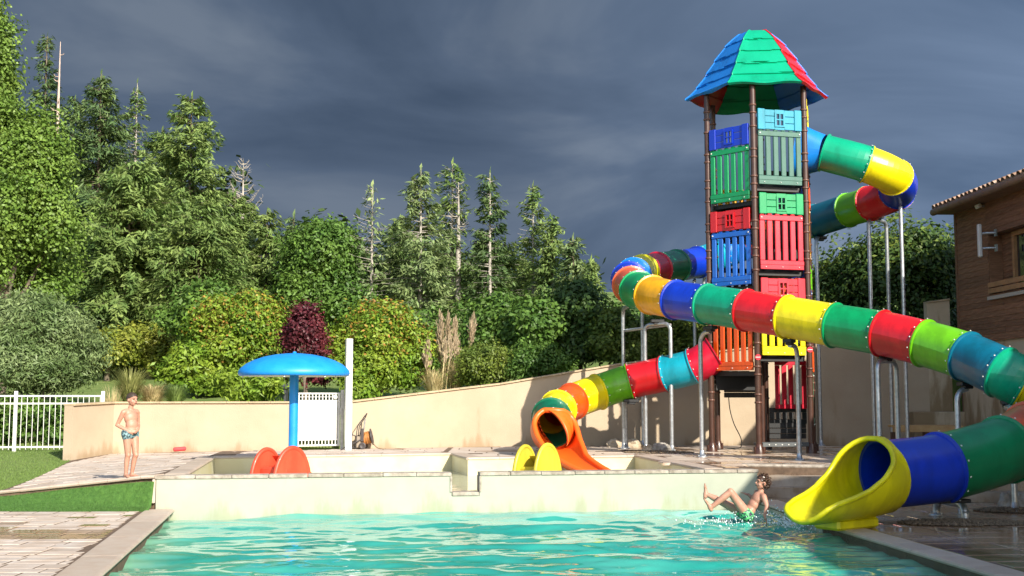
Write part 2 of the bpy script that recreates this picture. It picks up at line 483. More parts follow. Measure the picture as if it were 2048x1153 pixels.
UPP = [(-5.42, 17.955), (-5.36, 17.96), (-5.06, 18.0)] + BAS[:1] + BAS[1:] + [(3.3, 19.4), (4.03, 19.52), (4.05, 20.95), (12.5, 18.35), (12.5, 29.25), (2.68, 29.15), (-.29, 28.55), (-3.69, 27.3), (-4.9, 27.3), (-4.9, 26.4), (-6.42, 26.3)]
g.prism(UPP, -1.25, 0.494)
upper = g.build('terrace', M_grout); tag(upper, kind='structure')
# two steps down to the poolside
g = MB()
n1 = Vector((12.5 - 4.05, 18.35 - 20.95, 0)).normalized(); nn = Vector((n1.y, -n1.x, 0))
for k, (off, z) in enumerate(((0.0, 0.333), (0.37, 0.166))):
    a = Vector((4.05, 20.95, 0)) + nn * off; b = Vector((12.5, 18.35, 0)) + nn * off
    a2 = a + nn * 0.37; b2 = b + nn * 0.37
    g.prism([(a2.x, a2.y), (b2.x, b2.y), (b.x, b.y), (a.x, a.y)], -0.3, z)
st = g.build('poolside_steps', mat('step_concrete', (0.24, 0.155, 0.09), 0.12, col2=(0.42, 0.35, 0.28), scale=2, bump=.3, bscale=20, rough2=.7)); tag(st, kind='structure')

# ---- paving stones: real blocks, shared unit mesh
def unit_block(bev=0.02):
    m = MB(); b = bev
    m.add([(-.5,-.5,-.5),(.5,-.5,-.5),(.5,.5,-.5),(-.5,.5,-.5),(-.5,-.5,.3),(.5,-.5,.3),(.5,.5,.3),(-.5,.5,.3),
           (-.5+b,-.5+b*2,.5),(.5-b,-.5+b*2,.5),(.5-b,.5-b*2,.5),(-.5+b,.5-b*2,.5)],
          [(0,1,5,4),(1,2,6,5),(2,3,7,6),(3,0,4,7),(4,5,9,8),(5,6,10,9),(6,7,11,10),(7,4,8,11),(8,9,10,11)])
    return m
def lay_pavers(poly, ang, row_d, lens, zf, thick=0.05, gap=0.020, avoid=None, org=(0, 0), seed=1, jitter=0.003):
    rr = random.Random(seed)
    ca, sa = math.cos(ang), math.sin(ang)
    toL = lambda x, y: ((x - org[0]) * ca + (y - org[1]) * sa, -(x - org[0]) * sa + (y - org[1]) * ca)
    toW = lambda u, v: (org[0] + u * ca - v * sa, org[1] + u * sa + v * ca)
    pl = [toL(*p[:2]) for p in poly]
    v0, v1 = min(p[1] for p in pl), max(p[1] for p in pl)
    out = []; v = v0
    while v < v1 - .03:
        d = row_d * rr.choice((1.0, 1.0, 0.8, 1.25)); vm = v + d / 2
        xs = []
        for i in range(len(pl)):
            (xa, ya), (xb, yb) = pl[i], pl[(i + 1) % len(pl)]
            if (ya > vm) != (yb > vm): xs.append(xa + (xb - xa) * (vm - ya) / (yb - ya))
        xs.sort()
        for xa, xb in zip(xs[::2], xs[1::2]):
            u = xa - rr.uniform(0, lens[0])
            while u < xb:
                L = rr.uniform(*lens); a, b = max(u, xa), min(u + L, xb)
                if b - a > .09:
                    x, y = toW((a + b) / 2, vm)
                    if not (avoid and avoid(x, y)):
                        out.append((x, y, zf(x, y) + rr.uniform(-jitter, jitter), b - a - gap, d - gap))
                u += L
        v += d
    return out
UNIT = unit_block().build('paver_block', M_stone, link_it=False)
UNITW = unit_block().build('paver_block_wet', M_stone_w, link_it=False)
def grad_rot(x, y, zf, ang):
    zx = (zf(x + .05, y) - zf(x - .05, y)) / .1; zy = (zf(x, y + .05) - zf(x, y - .05)) / .1
    n = Vector((-zx, -zy, 1)).normalized()
    return (Vector((0, 0, 1)).rotation_difference(n) @ Euler((0, 0, ang)).to_quaternion())
def place_pavers(items, ang, zf, parent, maxn, mesh_pick, stuff_mat, name='paver', thick=0.05):
    items = sorted(items, key=lambda t: t[1])
    def infr(t): return abs(t[0] / max(t[1], .1)) < .47 and t[1] > 10.2
    near = [t for t in items if infr(t)][:maxn]; ids = set(id(t) for t in near)
    for t in near:
        o = link(name, mesh_pick(t), parent)
        o.location = Vector((t[0], t[1], t[2] - thick / 2)) - par_loc(parent)
        o.scale = (t[3], t[4], thick)
        o.rotation_mode = 'QUATERNION'; o.rotation_quaternion = grad_rot(t[0], t[1], zf, ang)
    rest = [t for t in items if id(t) not in ids and t[1] > 5]
    if rest:
        m = MB(); U = unit_block()
        for t in rest:
            q = grad_rot(t[0], t[1], zf, ang)
            m.add([Vector((t[0], t[1], t[2] - thick / 2)) + q @ Vector((p[0] * t[3], p[1] * t[4], p[2] * thick)) for p in U.v], U.f)
        o = m.build('paving', stuff_mat, parent); o['kind'] = 'stuff'
POOL_ANG = W_ANG
zl = lambda x, y: 0.0
# lower left deck: individual stones; a wet strip crosses it
LPOLY = [(-9.5, 17.6), (-9.5, 8.5), (-3.83, 8.5), (-4.28, 11.0), (-5.52, 17.58)]
def wetpick(t):
    w = 14.2 + 0.06 * (t[0] + 6) < t[1] < 15.3 or (t[1] < 17 and t[1] > 15.3 and int(t[0] * 7.3) % 4 == 0)
    return UNITW if w else UNIT
it = lay_pavers(LPOLY, 0.02, 0.26, (0.30, 0.62), zl, seed=3)
place_pavers(it, 0.02, zl, lower, 280, wetpick, M_stone)
# shallow wet gutter line across the left deck
# upper terrace, dry left part
in_bas = lambda x, y: inpoly(x, y, [(-5.42, 18.0), (-6.3, 23.75), (-1.0, 25.4), (-0.6, 23.45), (2.8, 24.5), (3.6, 19.5)])
UL = [(-8.02, 18.9), (-8.33, 20.5), (-8.73, 22.6), (-9.0, 24.0), (-8.75, 25.9), (-5.0, 26.33), (-3.7, 27.15), (-1.5, 28.0), (-1.5, 24.5), (-5.2, 18.25)]
it = lay_pavers(UL, 0.05, 0.30, (0.35, 0.9), deck_z, seed=5, avoid=in_bas)
place_pavers(it, 0.05, deck_z, upper, 290, lambda t: UNIT, M_dryup)
# upper terrace, far middle and right part: too foreshortened to pick apart
UR = [(-1.4, 28.0), (2.68, 29.1), (12.4, 29.2), (12.4, 18.95), (4.35, 21.4), (4.3, 21.4), (3.7, 19.9), (3.3, 19.6), (-1.4, 22.6)]
it = lay_pavers(UR, 0.03, 0.5, (0.5, 1.1), deck_z, seed=6, avoid=in_bas, jitter=0.0015)
place_pavers([t for t in it if t[0] <= 2.6 + random.uniform(-.5, .5)], 0.03, deck_z, upper, 0, None, M_dryup)
place_pavers([t for t in it if t[0] > 2.6], 0.03, deck_z, upper, 0, None, M_wetup)
# poolside right: wet slabs under a film of water
RR = [(4.5, 15.9), (4.97, 11.2), (5.7, 4.5), (11, 4.5), (11, 18.0), (4.2, 20.1), (4.15, 19.5)]
it = lay_pavers(RR, 0.12, 0.5, (0.7, 1.2), zl, seed=8, jitter=0.0005, gap=.003)
place_pavers(it, 0.12, zl, lower_r, 0, None, M_wet)

# ---- coping stones along edges
def coping(line, width, parent, side, mtl, z0=None, thick=0.055, ln=(0.45, 0.6), zf=None, seed=0, over=0.03, name='coping_stone'):
    """side: +1 the stones lie left of the walking direction"""
    rr = random.Random(seed)
    pts = [Vector((p[0], p[1], 0)) for p in line]
    mesh = bpy.data.meshes.get('coping_' + mtl.name)
    if mesh is None:
        m = MB(); P = []; n = 5
        prof = [(0.5, -.5), (0.5, .42), (0.46, .5), (-0.40, .5), (-0.47, .38), (-.5, .0), (-.47, -.38), (-.42, -.5)]
        V = [(-.5, a, b) for a, b in prof] + [(.5, a, b) for a, b in prof]; k = len(prof)
        F = [(i, (i + 1) % k, (i + 1) % k + k, i + k) for i in range(k)] + [tuple(range(k - 1, -1, -1)), tuple(range(k, 2 * k))]
        m.add(V, F); mesh = m.build('coping_' + mtl.name, mtl, link_it=False)
        bm = bmesh.new(); bm.from_mesh(mesh); bmesh.ops.recalc_face_normals(bm, faces=bm.faces); bm.to_mesh(mesh); bm.free()
    for a, b in zip(pts, pts[1:]):
        L = (b - a).length; u = (b - a) / L; nrm = Vector((-u.y, u.x, 0)) * side
        s = 0
        while s < L - .02:
            l = min(rr.uniform(*ln), L - s)
            if L - s - l < .15: l = L - s
            c = a + u * (s + l / 2) + nrm * (width / 2 - over)
            zz = (zf(c.x, c.y) if zf else z0)
            if c.y > 9.5 or True:
                o = link(name, mesh, parent)
                o.location = Vector((c.x, c.y, zz + rr.uniform(-.001, .001) - thick / 2 + .006)) - par_loc(parent)
                if zf:
                    e0 = a + u * s; e1 = a + u * (s + l)
                    pitch = math.atan2(zf(e1.x, e1.y) - zf(e0.x, e0.y), l)
                else: pitch = 0
                o.rotation_euler = (0, -pitch, math.atan2(u.y, u.x))
                o.scale = (l - .006, width * side, thick)
            s += l
coping([(-2.6, 4.0), (-3.86, 11.0), (-5.09, 17.86)][1:], 0.42, lower, 1, M_coping, z0=0.004, ln=(0.75, 0.95), seed=2)
coping([(4.55, 11.9), (5.35, 4.0)], 0.36, lower_r, 1, M_coping, z0=0.004, ln=(0.5, 0.62), seed=4)
coping([(4.02, 19.45), (4.14, 15.9), (4.55, 11.9)], 0.36, lower_r, 1, M_coping, z0=0.004, ln=(0.5, 0.62), seed=5)
coping([(4.05, 20.97), (12.5, 18.37)], 0.34, upper, 1, M_coping_old, z0=0.503, seed=16, ln=(.6, .9))
coping([(-8.9, 18.62), (-8.06, 18.55), (-5.38, 17.9)], 0.30, upper, 1, M_coping, zf=lambda x, y: deck_z(x, y) + .003, seed=6)
for k in range(len(BAS) - 1):
    pass
coping([(BAS[0][0], BAS[0][1])] + BAS[1:], 0.33, upper, 1, M_coping, z0=0.506, seed=7, ln=(.5, .8))

# ================================================================== pools
g = MB()
pl = [POOL_L[2], POOL_L[1], (-5.13, 17.88), (4.0, 19.43), POOL_R[1], POOL_R[2], POOL_R[3]]
tri = tessellate_polygon([[Vector((p[0], p[1], 0)) for p in pl]])
g.add([(p[0], p[1], -1.24) for p in pl], [t for t in tri])
n = len(pl)
for i in range(n):
    a, b = pl[i], pl[(i + 1) % n]
    if i in (2,): continue
    g.add([(a[0], a[1], -1.24), (b[0], b[1], -1.24), (b[0], b[1], -0.05), (a[0], a[1], -0.05)], [(0, 1, 2, 3)])
o = g.build('pool_basin', M_liner); tag(o, kind='structure')
BI = [(x + (0.012 if x < -3 else (-.012 if x > 2 else 0)), y + (.0 if y < 20 else -.012)) for x, y in BAS]
g = MB()
tri = tessellate_polygon([[Vector((p[0], p[1], 0)) for p in BI]])
g.add([(p[0], p[1], -0.10) for p in BI], [t for t in tri])
for a, b in zip(BI, BI[1:]):
    g.add([(a[0], a[1], -.1), (b[0], b[1], -.1), (b[0], b[1], .47), (a[0], a[1], .47)], [(0, 1, 2, 3)])
o = g.build('paddling_basin', M_liner2); tag(o, kind='structure')
# underwater ledge block seen through the spillway notch
# water of the large pool
M_water = bpy.data.materials.new('pool_water'); nt, N, L, B = nodes_of(M_water)
B.inputs['Base Color'].default_value = (0.012, 0.37, 0.30, 1)
B.inputs['Roughness'].default_value = 0.035; B.inputs['IOR'].default_value = 1.333
B.inputs['Specular IOR Level'].default_value = 0.5
geo = N.new('ShaderNodeNewGeometry')
mp = N.new('ShaderNodeMapping'); mp.inputs['Scale'].default_value = (1.0, 1.0, 1.0); L.new(geo.outputs['Position'], mp.inputs[0])
wn1 = N.new('ShaderNodeTexNoise'); wn1.inputs['Scale'].default_value = 9.0; wn1.inputs['Detail'].default_value = 3; L.new(mp.outputs[0], wn1.inputs[0])
bp = N.new('ShaderNodeBump'); bp.inputs['Strength'].default_value = 0.12; bp.inputs['Distance'].default_value = 0.012
L.new(wn1.outputs[0], bp.inputs['Height']); L.new(bp.outputs[0], B.inputs['Normal'])
wc = N.new('ShaderNodeTexNoise'); wc.inputs['Scale'].default_value = 0.9; L.new(geo.outputs['Position'], wc.inputs[0])
rc = N.new('ShaderNodeValToRGB'); rc.color_ramp.elements[0].color = (0.014, 0.29, 0.24, 1); rc.color_ramp.elements[1].color = (0.055, 0.40, 0.32, 1)
rc.color_ramp.elements[0].position = .35; rc.color_ramp.elements[1].position = .7
L.new(wc.outputs[0], rc.inputs[0])
# pale band painted into the colour along both long sides, as if the lining showed
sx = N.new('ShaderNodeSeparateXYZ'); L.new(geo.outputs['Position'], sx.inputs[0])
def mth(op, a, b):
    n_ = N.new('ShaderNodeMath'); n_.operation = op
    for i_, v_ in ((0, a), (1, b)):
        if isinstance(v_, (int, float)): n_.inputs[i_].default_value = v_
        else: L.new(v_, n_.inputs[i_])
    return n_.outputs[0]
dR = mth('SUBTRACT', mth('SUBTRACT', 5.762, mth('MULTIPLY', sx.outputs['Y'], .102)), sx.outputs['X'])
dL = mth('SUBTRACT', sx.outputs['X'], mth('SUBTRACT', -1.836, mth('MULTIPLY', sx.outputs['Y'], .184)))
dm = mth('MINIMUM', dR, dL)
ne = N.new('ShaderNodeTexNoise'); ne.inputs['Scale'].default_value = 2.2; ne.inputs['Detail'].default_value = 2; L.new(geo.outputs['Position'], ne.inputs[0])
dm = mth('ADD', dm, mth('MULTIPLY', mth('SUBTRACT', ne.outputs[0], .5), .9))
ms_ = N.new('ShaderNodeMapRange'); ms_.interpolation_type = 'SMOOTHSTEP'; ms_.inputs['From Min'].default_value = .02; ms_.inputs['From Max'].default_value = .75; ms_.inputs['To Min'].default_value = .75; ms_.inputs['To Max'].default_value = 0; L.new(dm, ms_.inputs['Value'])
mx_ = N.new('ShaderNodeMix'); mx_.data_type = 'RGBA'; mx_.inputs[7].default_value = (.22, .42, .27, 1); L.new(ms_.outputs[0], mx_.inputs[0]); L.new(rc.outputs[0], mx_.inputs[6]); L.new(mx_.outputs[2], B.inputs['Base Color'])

def wave_h(x, y):
    """numpy arrays -> height: crossing swell plus rings from the swimmer and the slide"""
    rs = np.random.RandomState(11); h = np.zeros_like(x)
    for k in range(26):
        lam = rs.uniform(0.45, 1.9); a = rs.normal(1.60, 0.48); ph = rs.uniform(0, 6.28)
        amp = 0.0040 * lam
        xx = x + .12 * np.sin(y * 2.1 + k); yy = y + .10 * np.sin(x * 1.3 + 2 * k)
        s = np.sin(2 * np.pi / lam * (xx * math.cos(a) + yy * math.sin(a)) + ph)
        h += amp * s
    for k in range(16):
        lam = rs.uniform(0.16, 0.40); a = rs.uniform(0.6, 2.6); ph = rs.uniform(0, 6.28)
        h += 0.0007 * lam / .3 * np.sin(2 * np.pi / lam * (x * math.cos(a) + y * math.sin(a)) + ph + 1.5 * np.sin(x * 1.7 + k) + 1.2 * np.sin(y * 2.3 - k))
    for (cx, cy, A) in ((3.35, 17.4, 0.030), (4.0, 16.2, 0.020)):
        r = np.sqrt((x - cx) ** 2 + (y - cy) ** 2)
        h += A * np.exp(-r / 1.1) * np.sin(2 * np.pi * r / 0.42)
    return h
nx, ny = 330, 300
tt = np.linspace(0, 1, ny); yy = 8.5 + tt * (19.47 - 8.5)
xl = np.interp(yy, [4.0, 11.0, 17.9, 19.6], [-2.6, -3.86, -5.13, -5.45]); xr = np.interp(yy, [4, 11.2, 15.9, 19.45], [5.35, 4.62, 4.14, 4.0])
U = np.linspace(0, 1, nx)
X = xl[:, None] + (xr - xl)[:, None] * U[None]; Y = np.repeat(yy[:, None], nx, 1)
yw = 17.9 + (X + 5.36) * (1.6 / 9.39) - 0.0                      # stay in front of the divider wall
Y = 8.5 + tt[:, None] * (yw + .02 - 8.5)
Z = WATER_Z + wave_h(X, Y)
me = bpy.data.meshes.new('water')
idx = np.arange(nx * ny).reshape(ny, nx)
F = np.stack([idx[:-1, :-1], idx[:-1, 1:], idx[1:, 1:], idx[1:, :-1]], -1).reshape(-1, 4)
me.from_pydata(np.stack([X, Y, Z], -1).reshape(-1, 3).tolist(), [], F.tolist())
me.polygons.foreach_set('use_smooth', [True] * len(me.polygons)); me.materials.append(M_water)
o = link('water', me); tag(o, kind='structure')
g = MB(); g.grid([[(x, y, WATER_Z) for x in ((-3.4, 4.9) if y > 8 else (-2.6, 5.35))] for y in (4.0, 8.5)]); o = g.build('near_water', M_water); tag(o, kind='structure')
# calm water in the paddling pool
M_pwater = bpy.data.materials.new('paddling_water'); nt, N, L, B = nodes_of(M_pwater)
B.inputs['Base Color'].default_value = (0.50, 0.50, 0.33, 1); B.inputs['Roughness'].default_value = 0.03; B.inputs['IOR'].default_value = 1.333
geo = N.new('ShaderNodeNewGeometry'); n3 = N.new('ShaderNodeTexNoise'); n3.inputs['Scale'].default_value = 3.5; L.new(geo.outputs['Position'], n3.inputs[0])
bp = N.new('ShaderNodeBump'); bp.inputs['Strength'].default_value = .25; bp.inputs['Distance'].default_value = .02; L.new(n3.outputs[0], bp.inputs['Height']); L.new(bp.outputs[0], B.inputs['Normal'])
g = MB()
tri = tessellate_polygon([[Vector((p[0], p[1], 0)) for p in BAS]])
fs = []
for t in tri:
    a, b, c = [Vector((BAS[i][0], BAS[i][1], 0)) for i in t]
    fs.append(tuple(t) if (b - a).cross(c - a).z > 0 else tuple(t)[::-1])
g.add([(p[0], p[1], 0.155) for p in BAS], fs)
o = g.build('paddling_water', M_pwater); tag(o, kind='structure')

# ================================================================== divider wall with spillway notch
S1, S2 = 0.470 * WL, 0.5166 * WL
TH = 0.26
dw = empty('divider_wall', wp(0, 0, 0), 'long low pale green rendered wall with a spillway notch between the two pools', 'wall')
g = MB(wp(0, 0, 0))
def wbox(m, s0, s1, v0, v1, z0, z1, mi=0):
    P = [wp(s0, v0, z0), wp(s1, v0, z0), wp(s1, v1, z0), wp(s0, v1, z0), wp(s0, v0, z1), wp(s1, v0, z1), wp(s1, v1, z1), wp(s0, v1, z1)]
    m.add(P, [(0,3,2,1),(4,5,6,7),(0,1,5,4),(1,2,6,5),(2,3,7,6),(3,0,4,7)], mi)
wbox(g, -0.0, S1, 0, TH, -1.25, 0.445); wbox(g, S2, WL, 0, TH, -1.25, 0.445); wbox(g, S1, S2, 0, TH, -1.25, 0.135)
g.build('wall_face', M_liner, dw)
def dcop(s0, s1, zc, mtl, th=0.055, v0=-.02, v1=TH + .02):
    s = s0
    rr = random.Random(int(s0 * 10))
    while s < s1 - .01:
        l = min(rr.uniform(.48, .62), s1 - s)
        if s1 - s - l < .2: l = s1 - s
        m = MB(wp(s, 0, zc)); 
        c = wp(s + l / 2, (v0 + v1) / 2, zc + th / 2 + rr.uniform(-.003, .003))
        m.box(c, (l - .006, v1 - v0, th), rot=W_ANG, bev=.008); m.build('coping_stone', mtl, dw); s += l
dcop(-.03, S1 - .0, 0.447, M_coping_old); dcop(S2, WL + .02, 0.447, M_coping_old); dcop(S1 + .004, S2 - .004, 0.137, M_coping_old, th=.06)
# lining slabs of the notch cheeks and the end post
for s in (S1 - .022, S2 + .022):
    m = MB(wp(s, 0, .2)); m.box(wp(s + (0.012 if s < S2 else -.012), TH / 2 - .004, .322), (.03, TH + .03, .245), rot=W_ANG); m.build('notch_cheek', M_coping_old, dw)
m = MB(wp(-.05, 0, 0)); m.box(wp(-.035, .05, .27), (.05, .12, .36), rot=W_ANG, bev=.01); m.build('end_stone', M_coping, dw)

# ================================================================== garden walls
def garden_wall(name, line, label, mtl, z0=0.3, th=0.2, cap=True, thick_off=0.0):
    t = empty(name, (line[0][0], line[0][1], z0), label, 'wall')
    m = MB(t.location)
    pts = [Vector(p) for p in line]
    nrm = []
    for i in range(len(pts)):
        a = pts[max(i - 1, 0)]; b = pts[min(i + 1, len(pts) - 1)]
        u = (b - a); u.z = 0; u.normalize(); nrm.append(Vector((-u.y, u.x, 0)))
    fr = [Vector((p.x, p.y, z0)) for p in pts]; ft = [Vector((p.x, p.y, p.z)) for p in pts]
    br = [f + n * th for f, n in zip(fr, nrm)]; bt = [f + n * th for f, n in zip(ft, nrm)]
    # subdivided front so the cap follows the slope
    m.grid([fr, ft]); m.grid([ft, bt]); m.grid([bt, br]); m.add([fr[0], ft[0], bt[0], br[0]], [(0, 1, 2, 3)]); m.add([fr[-1], ft[-1], bt[-1], br[-1]], [(3, 2, 1, 0)])
    o = fix_normals(m.build('render_face', mtl, t))
    if cap:
        for a, b in zip(pts, pts[1:]):
            L = (b - a).length; k = max(1, round(L / .5))
            for i in range(k):
                p, q = a.lerp(b, i / k), a.lerp(b, (i + 1) / k)
                u = (q - p); l = u.length; uh = Vector((u.x, u.y, 0)).normalized(); n_ = Vector((-uh.y, uh.x, 0))
                Mx = Matrix((u / l, n_, (u / l).cross(n_))).transposed()
                c = (p + q) / 2 + n_ * (th / 2 - .01) + Vector((0, 0, .022))
                mm = MB(c); mm.box(c, (l - .004, th + .07, .042), rot=Mx, bev=.006); mm.build('cap_stone', M_walltop, t)
    return t
garden_wall('garden_wall', GW, 'low cream rendered wall running left of the white gate behind the standing boy', M_plaster, z0=0.2)
M_plaster2 = M_plaster
garden_wall('garden_wall', GW2, 'long cream rendered wall rising from the white post to behind the tower', M_plaster, z0=0.4)
garden_wall('garden_wall', [(10.37, 29.3, 4.02), (10.95, 29.32, 4.10)], 'short tall piece of beige wall joining the wooden building', M_plaster_r, z0=0.4)
# ================================================================== plastics
PAL = {}
def plastic(name, col, rough=0.34, coat=0.10):
    PAL[name] = mat('plastic_' + name, col, rough, vary=0.09, scale=1.8, coat=coat, bump=0.05, bscale=180, stain=(0, 12, (.80, .80, .78), 2.6, .60))
plastic('green', (0.0, 0.27, 0.085)); plastic('forest', (0.0, 0.13, 0.06)); plastic('jade', (0.0, 0.30, 0.16)); plastic('sage', (0.050, 0.135, 0.105), .6, 0)
plastic('lime', (0.13, 0.44, 0.005)); plastic('red', (0.58, 0.008, 0.014)); plastic('pinkred', (0.66, 0.035, 0.055)); plastic('crimson', (0.50, 0.006, 0.03))
plastic('yellow', (0.74, 0.62, 0.003)); plastic('chute', (0.66, 0.60, 0.002), 0.38, .1); plastic('amber', (0.76, 0.36, 0.004)); plastic('orange', (0.74, 0.085, 0.005)); plastic('brick', (0.60, 0.10, 0.035))
plastic('blue', (0.003, 0.035, 0.46)); plastic('royal', (0.008, 0.12, 0.52)); plastic('azure', (0.005, 0.19, 0.62)); plastic('cyan', (0.005, 0.33, 0.45)); plastic('aqua', (0.012, 0.25, 0.36), .6, 0)
plastic('teal', (0.0, 0.11, 0.17)); plastic('petrol', (0.0, 0.12, 0.20)); plastic('black', (0.012, 0.012, 0.013), 0.5, 0); plastic('grey', (0.10, 0.11, 0.115), 0.5, 0)
plastic('coral', (0.72, 0.075, 0.035), .45, .05); plastic('lemon', (0.62, 0.50, 0.04), .45, .05); plastic('dimgreen', (0.0, 0.20, 0.075))
M_post = mat('post_brown', (0.060, 0.024, 0.015), 0.38, vary=0.2, scale=5, coat=0.2)
M_clamp = mat('clamp_brown', (0.12, 0.055, 0.038), 0.35, vary=0.15, scale=8)
M_bolt = mat('bolt_cap', (0.62, 0.62, 0.58), 0.35)
M_bracket = mat('bracket_black', (0.018, 0.018, 0.02), 0.5)
PAL['bolt'] = M_bolt

# ================================================================== play tower: hexagonal, spiral decks
TX, TY = 5.54, 26.12
T_AL = R(14); T_R = 1.215; Z0 = 0.5
def hexv(k, r=T_R, al=T_AL, c=(TX, TY)):
    """vertex k; face k joins vertex k and k+1; face 0 is the front one; k grows to the right"""
    a = R(-120 + 60 * k) + al
    return Vector((c[0] + r * math.cos(a), c[1] + r * math.sin(a), 0))
tower = empty('play_tower', (TX, TY, Z0), 'tall hexagonal play tower of coloured plastic panels on brown posts under a pointed roof', 'play tower')
ztop = at(1510, 170, 25.2).z
LEVEL = 1.84; STEP = LEVEL / 6
zf0 = at(1555, 712, 25.3).z           # bottom edge of lowest front slat panel
# posts
for k in range(6):
    v = hexv(k)
    m = MB((v.x, v.y, Z0))
    m.tube([(v.x, v.y, Z0 + .02), (v.x, v.y, ztop - .02)], 0.063, n=14)
    p = m.build('post', M_post, tower)
    m = MB((v.x, v.y, Z0)); m.lathe((v.x, v.y, Z0), [(0.12, 0.0), (0.115, 0.05), (.085, .14), (.07, .19), (.063, .2)], n=14)
    for q in range(7):
        a = q * 2 * math.pi / 7; c = Vector((v.x + .093 * math.cos(a), v.y + .093 * math.sin(a), Z0 + .07))
        m.box(c, (.05, .018, .14), rot=a)
    m.build('post_foot', M_post, p)
    m = MB((v.x, v.y, Z0)); z = zf0 - 1.0 + (k * .13) % .3; j = 0
    while z < ztop - .3:
        m.lathe((v.x, v.y, z), [(.063, -.022), (.078, -.018), (.080, 0), (.078, .018), (.063, .022)], n=12)
        z += (.17, .42, .17, .50, .3)[(j + k) % 5]; j += 1
    m.build('clamp_rings', M_clamp, p)['kind'] = 'stuff'
# small round red and white stickers on two posts
for k, px, py in ((1, 1507, 715), (2, 1614, 700)):
    v = hexv(k - 0 if k == 1 else 2) if False else hexv({1: 0, 2: 1}[k])
    c = Vector((v.x, v.y, at(px, py, v.y).z)); m = MB(c)
    Mr = Matrix.Rotation(R(90), 3, 'X')
    m.lathe(c + Vector((0, -.066, 0)), [(0, 0.004), (.062, .004), (.062, -.004)], n=16, M=Mr, smooth=False)
    o = m.build('sticker', PAL['pinkred'], tower)
    m = MB(c); m.box(c + Vector((0, -.0725, 0)), (.10, .002, .014)); m.build('sticker_stripe', M_white, o)

def face_frame(k):
    a, b = hexv(k), hexv(k + 1); u = (b - a).normalized(); n = Vector((u.y, -u.x, 0))
    return a, u, n, (b - a).length
def quadbox(m, a, u, n, s0, s1, d0, d1, z0, z1, bev=.008, mi=0):
    c = a + u * (s0 + s1) / 2 + n * (d0 + d1) / 2 + Vector((0, 0, (z0 + z1) / 2))
    Mx = Matrix((u, n, Vector((0, 0, 1)))).transposed()
    if Mx.determinant() < 0: Mx = Matrix((u, -n, Vector((0, 0, 1)))).transposed()
    m.box(c, (abs(s1 - s0), abs(d1 - d0), z1 - z0), rot=Mx, bev=bev)
def slat_panel(k, z, H, colr, ns=6, inset=0.10, dn=0.0, shift=0, wd=None, short=False):
    a, u, n, L = face_frame(k); z0 = z
    s0, s1 = inset + shift, L - inset + shift
    m = MB(a + u * L / 2 + Vector((0, 0, z0)))
    quadbox(m, a, u, n, s0, s1, -.015 + dn, .045 + dn, z0 + H - .11, z0 + H)
    w = s1 - s0; sw = w / (ns + .55 * (ns - 1)); gp = .55 * sw
    for i in range(ns):                       # rounded nubs on top
        c = s0 + sw / 2 + i * (sw + gp)
        quadbox(m, a, u, n, c - sw * .42, c + sw * .42, -.01 + dn, .04 + dn, z0 + H, z0 + H + .035, bev=.012)
    p = m.build('slat_panel', PAL[colr], tower)
    mm = MB(a + u * L / 2 + Vector((0, 0, z0)))
    quadbox(mm, a, u, n, s0, s1, -.015 + dn, .045 + dn, z0, z0 + .101); quadbox(mm, a, u, n, s0 - .004, s1 + .004, -.018 + dn, .052 + dn, z0 + .094, z0 + .19)
    mm.build('bottom_rail', PAL[colr], p)
    for i in range(ns):
        c = s0 + sw / 2 + i * (sw + gp)
        mm = MB(a + u * c + Vector((0, 0, z0 + .2))); quadbox(mm, a, u, n, c - sw / 2, c + sw / 2, -.012 + dn, .036 + dn, z0 + .191, z0 + H - .112, bev=.012); mm.build('slat', PAL[colr], p)
    mm = MB(p.location + tower.location)
    for s in (s0 + .12, (s0 + s1) / 2, s1 - .12):
        c = a + u * s + n * (.056 + dn) + Vector((0, 0, z0 + .05)); mm.box(c, (.022, .022, .02), rot=math.atan2(u.y, u.x), bev=.006)
    for s in (s0 + .04, s1 - .04):
        c = a + u * s + n * (.05 + dn) + Vector((0, 0, z0 + H - .05)); mm.box(c, (.03, .022, .03), rot=math.atan2(u.y, u.x), bev=.006)
    mm.build('bolts', M_bolt, p)['kind'] = 'stuff'
    return p
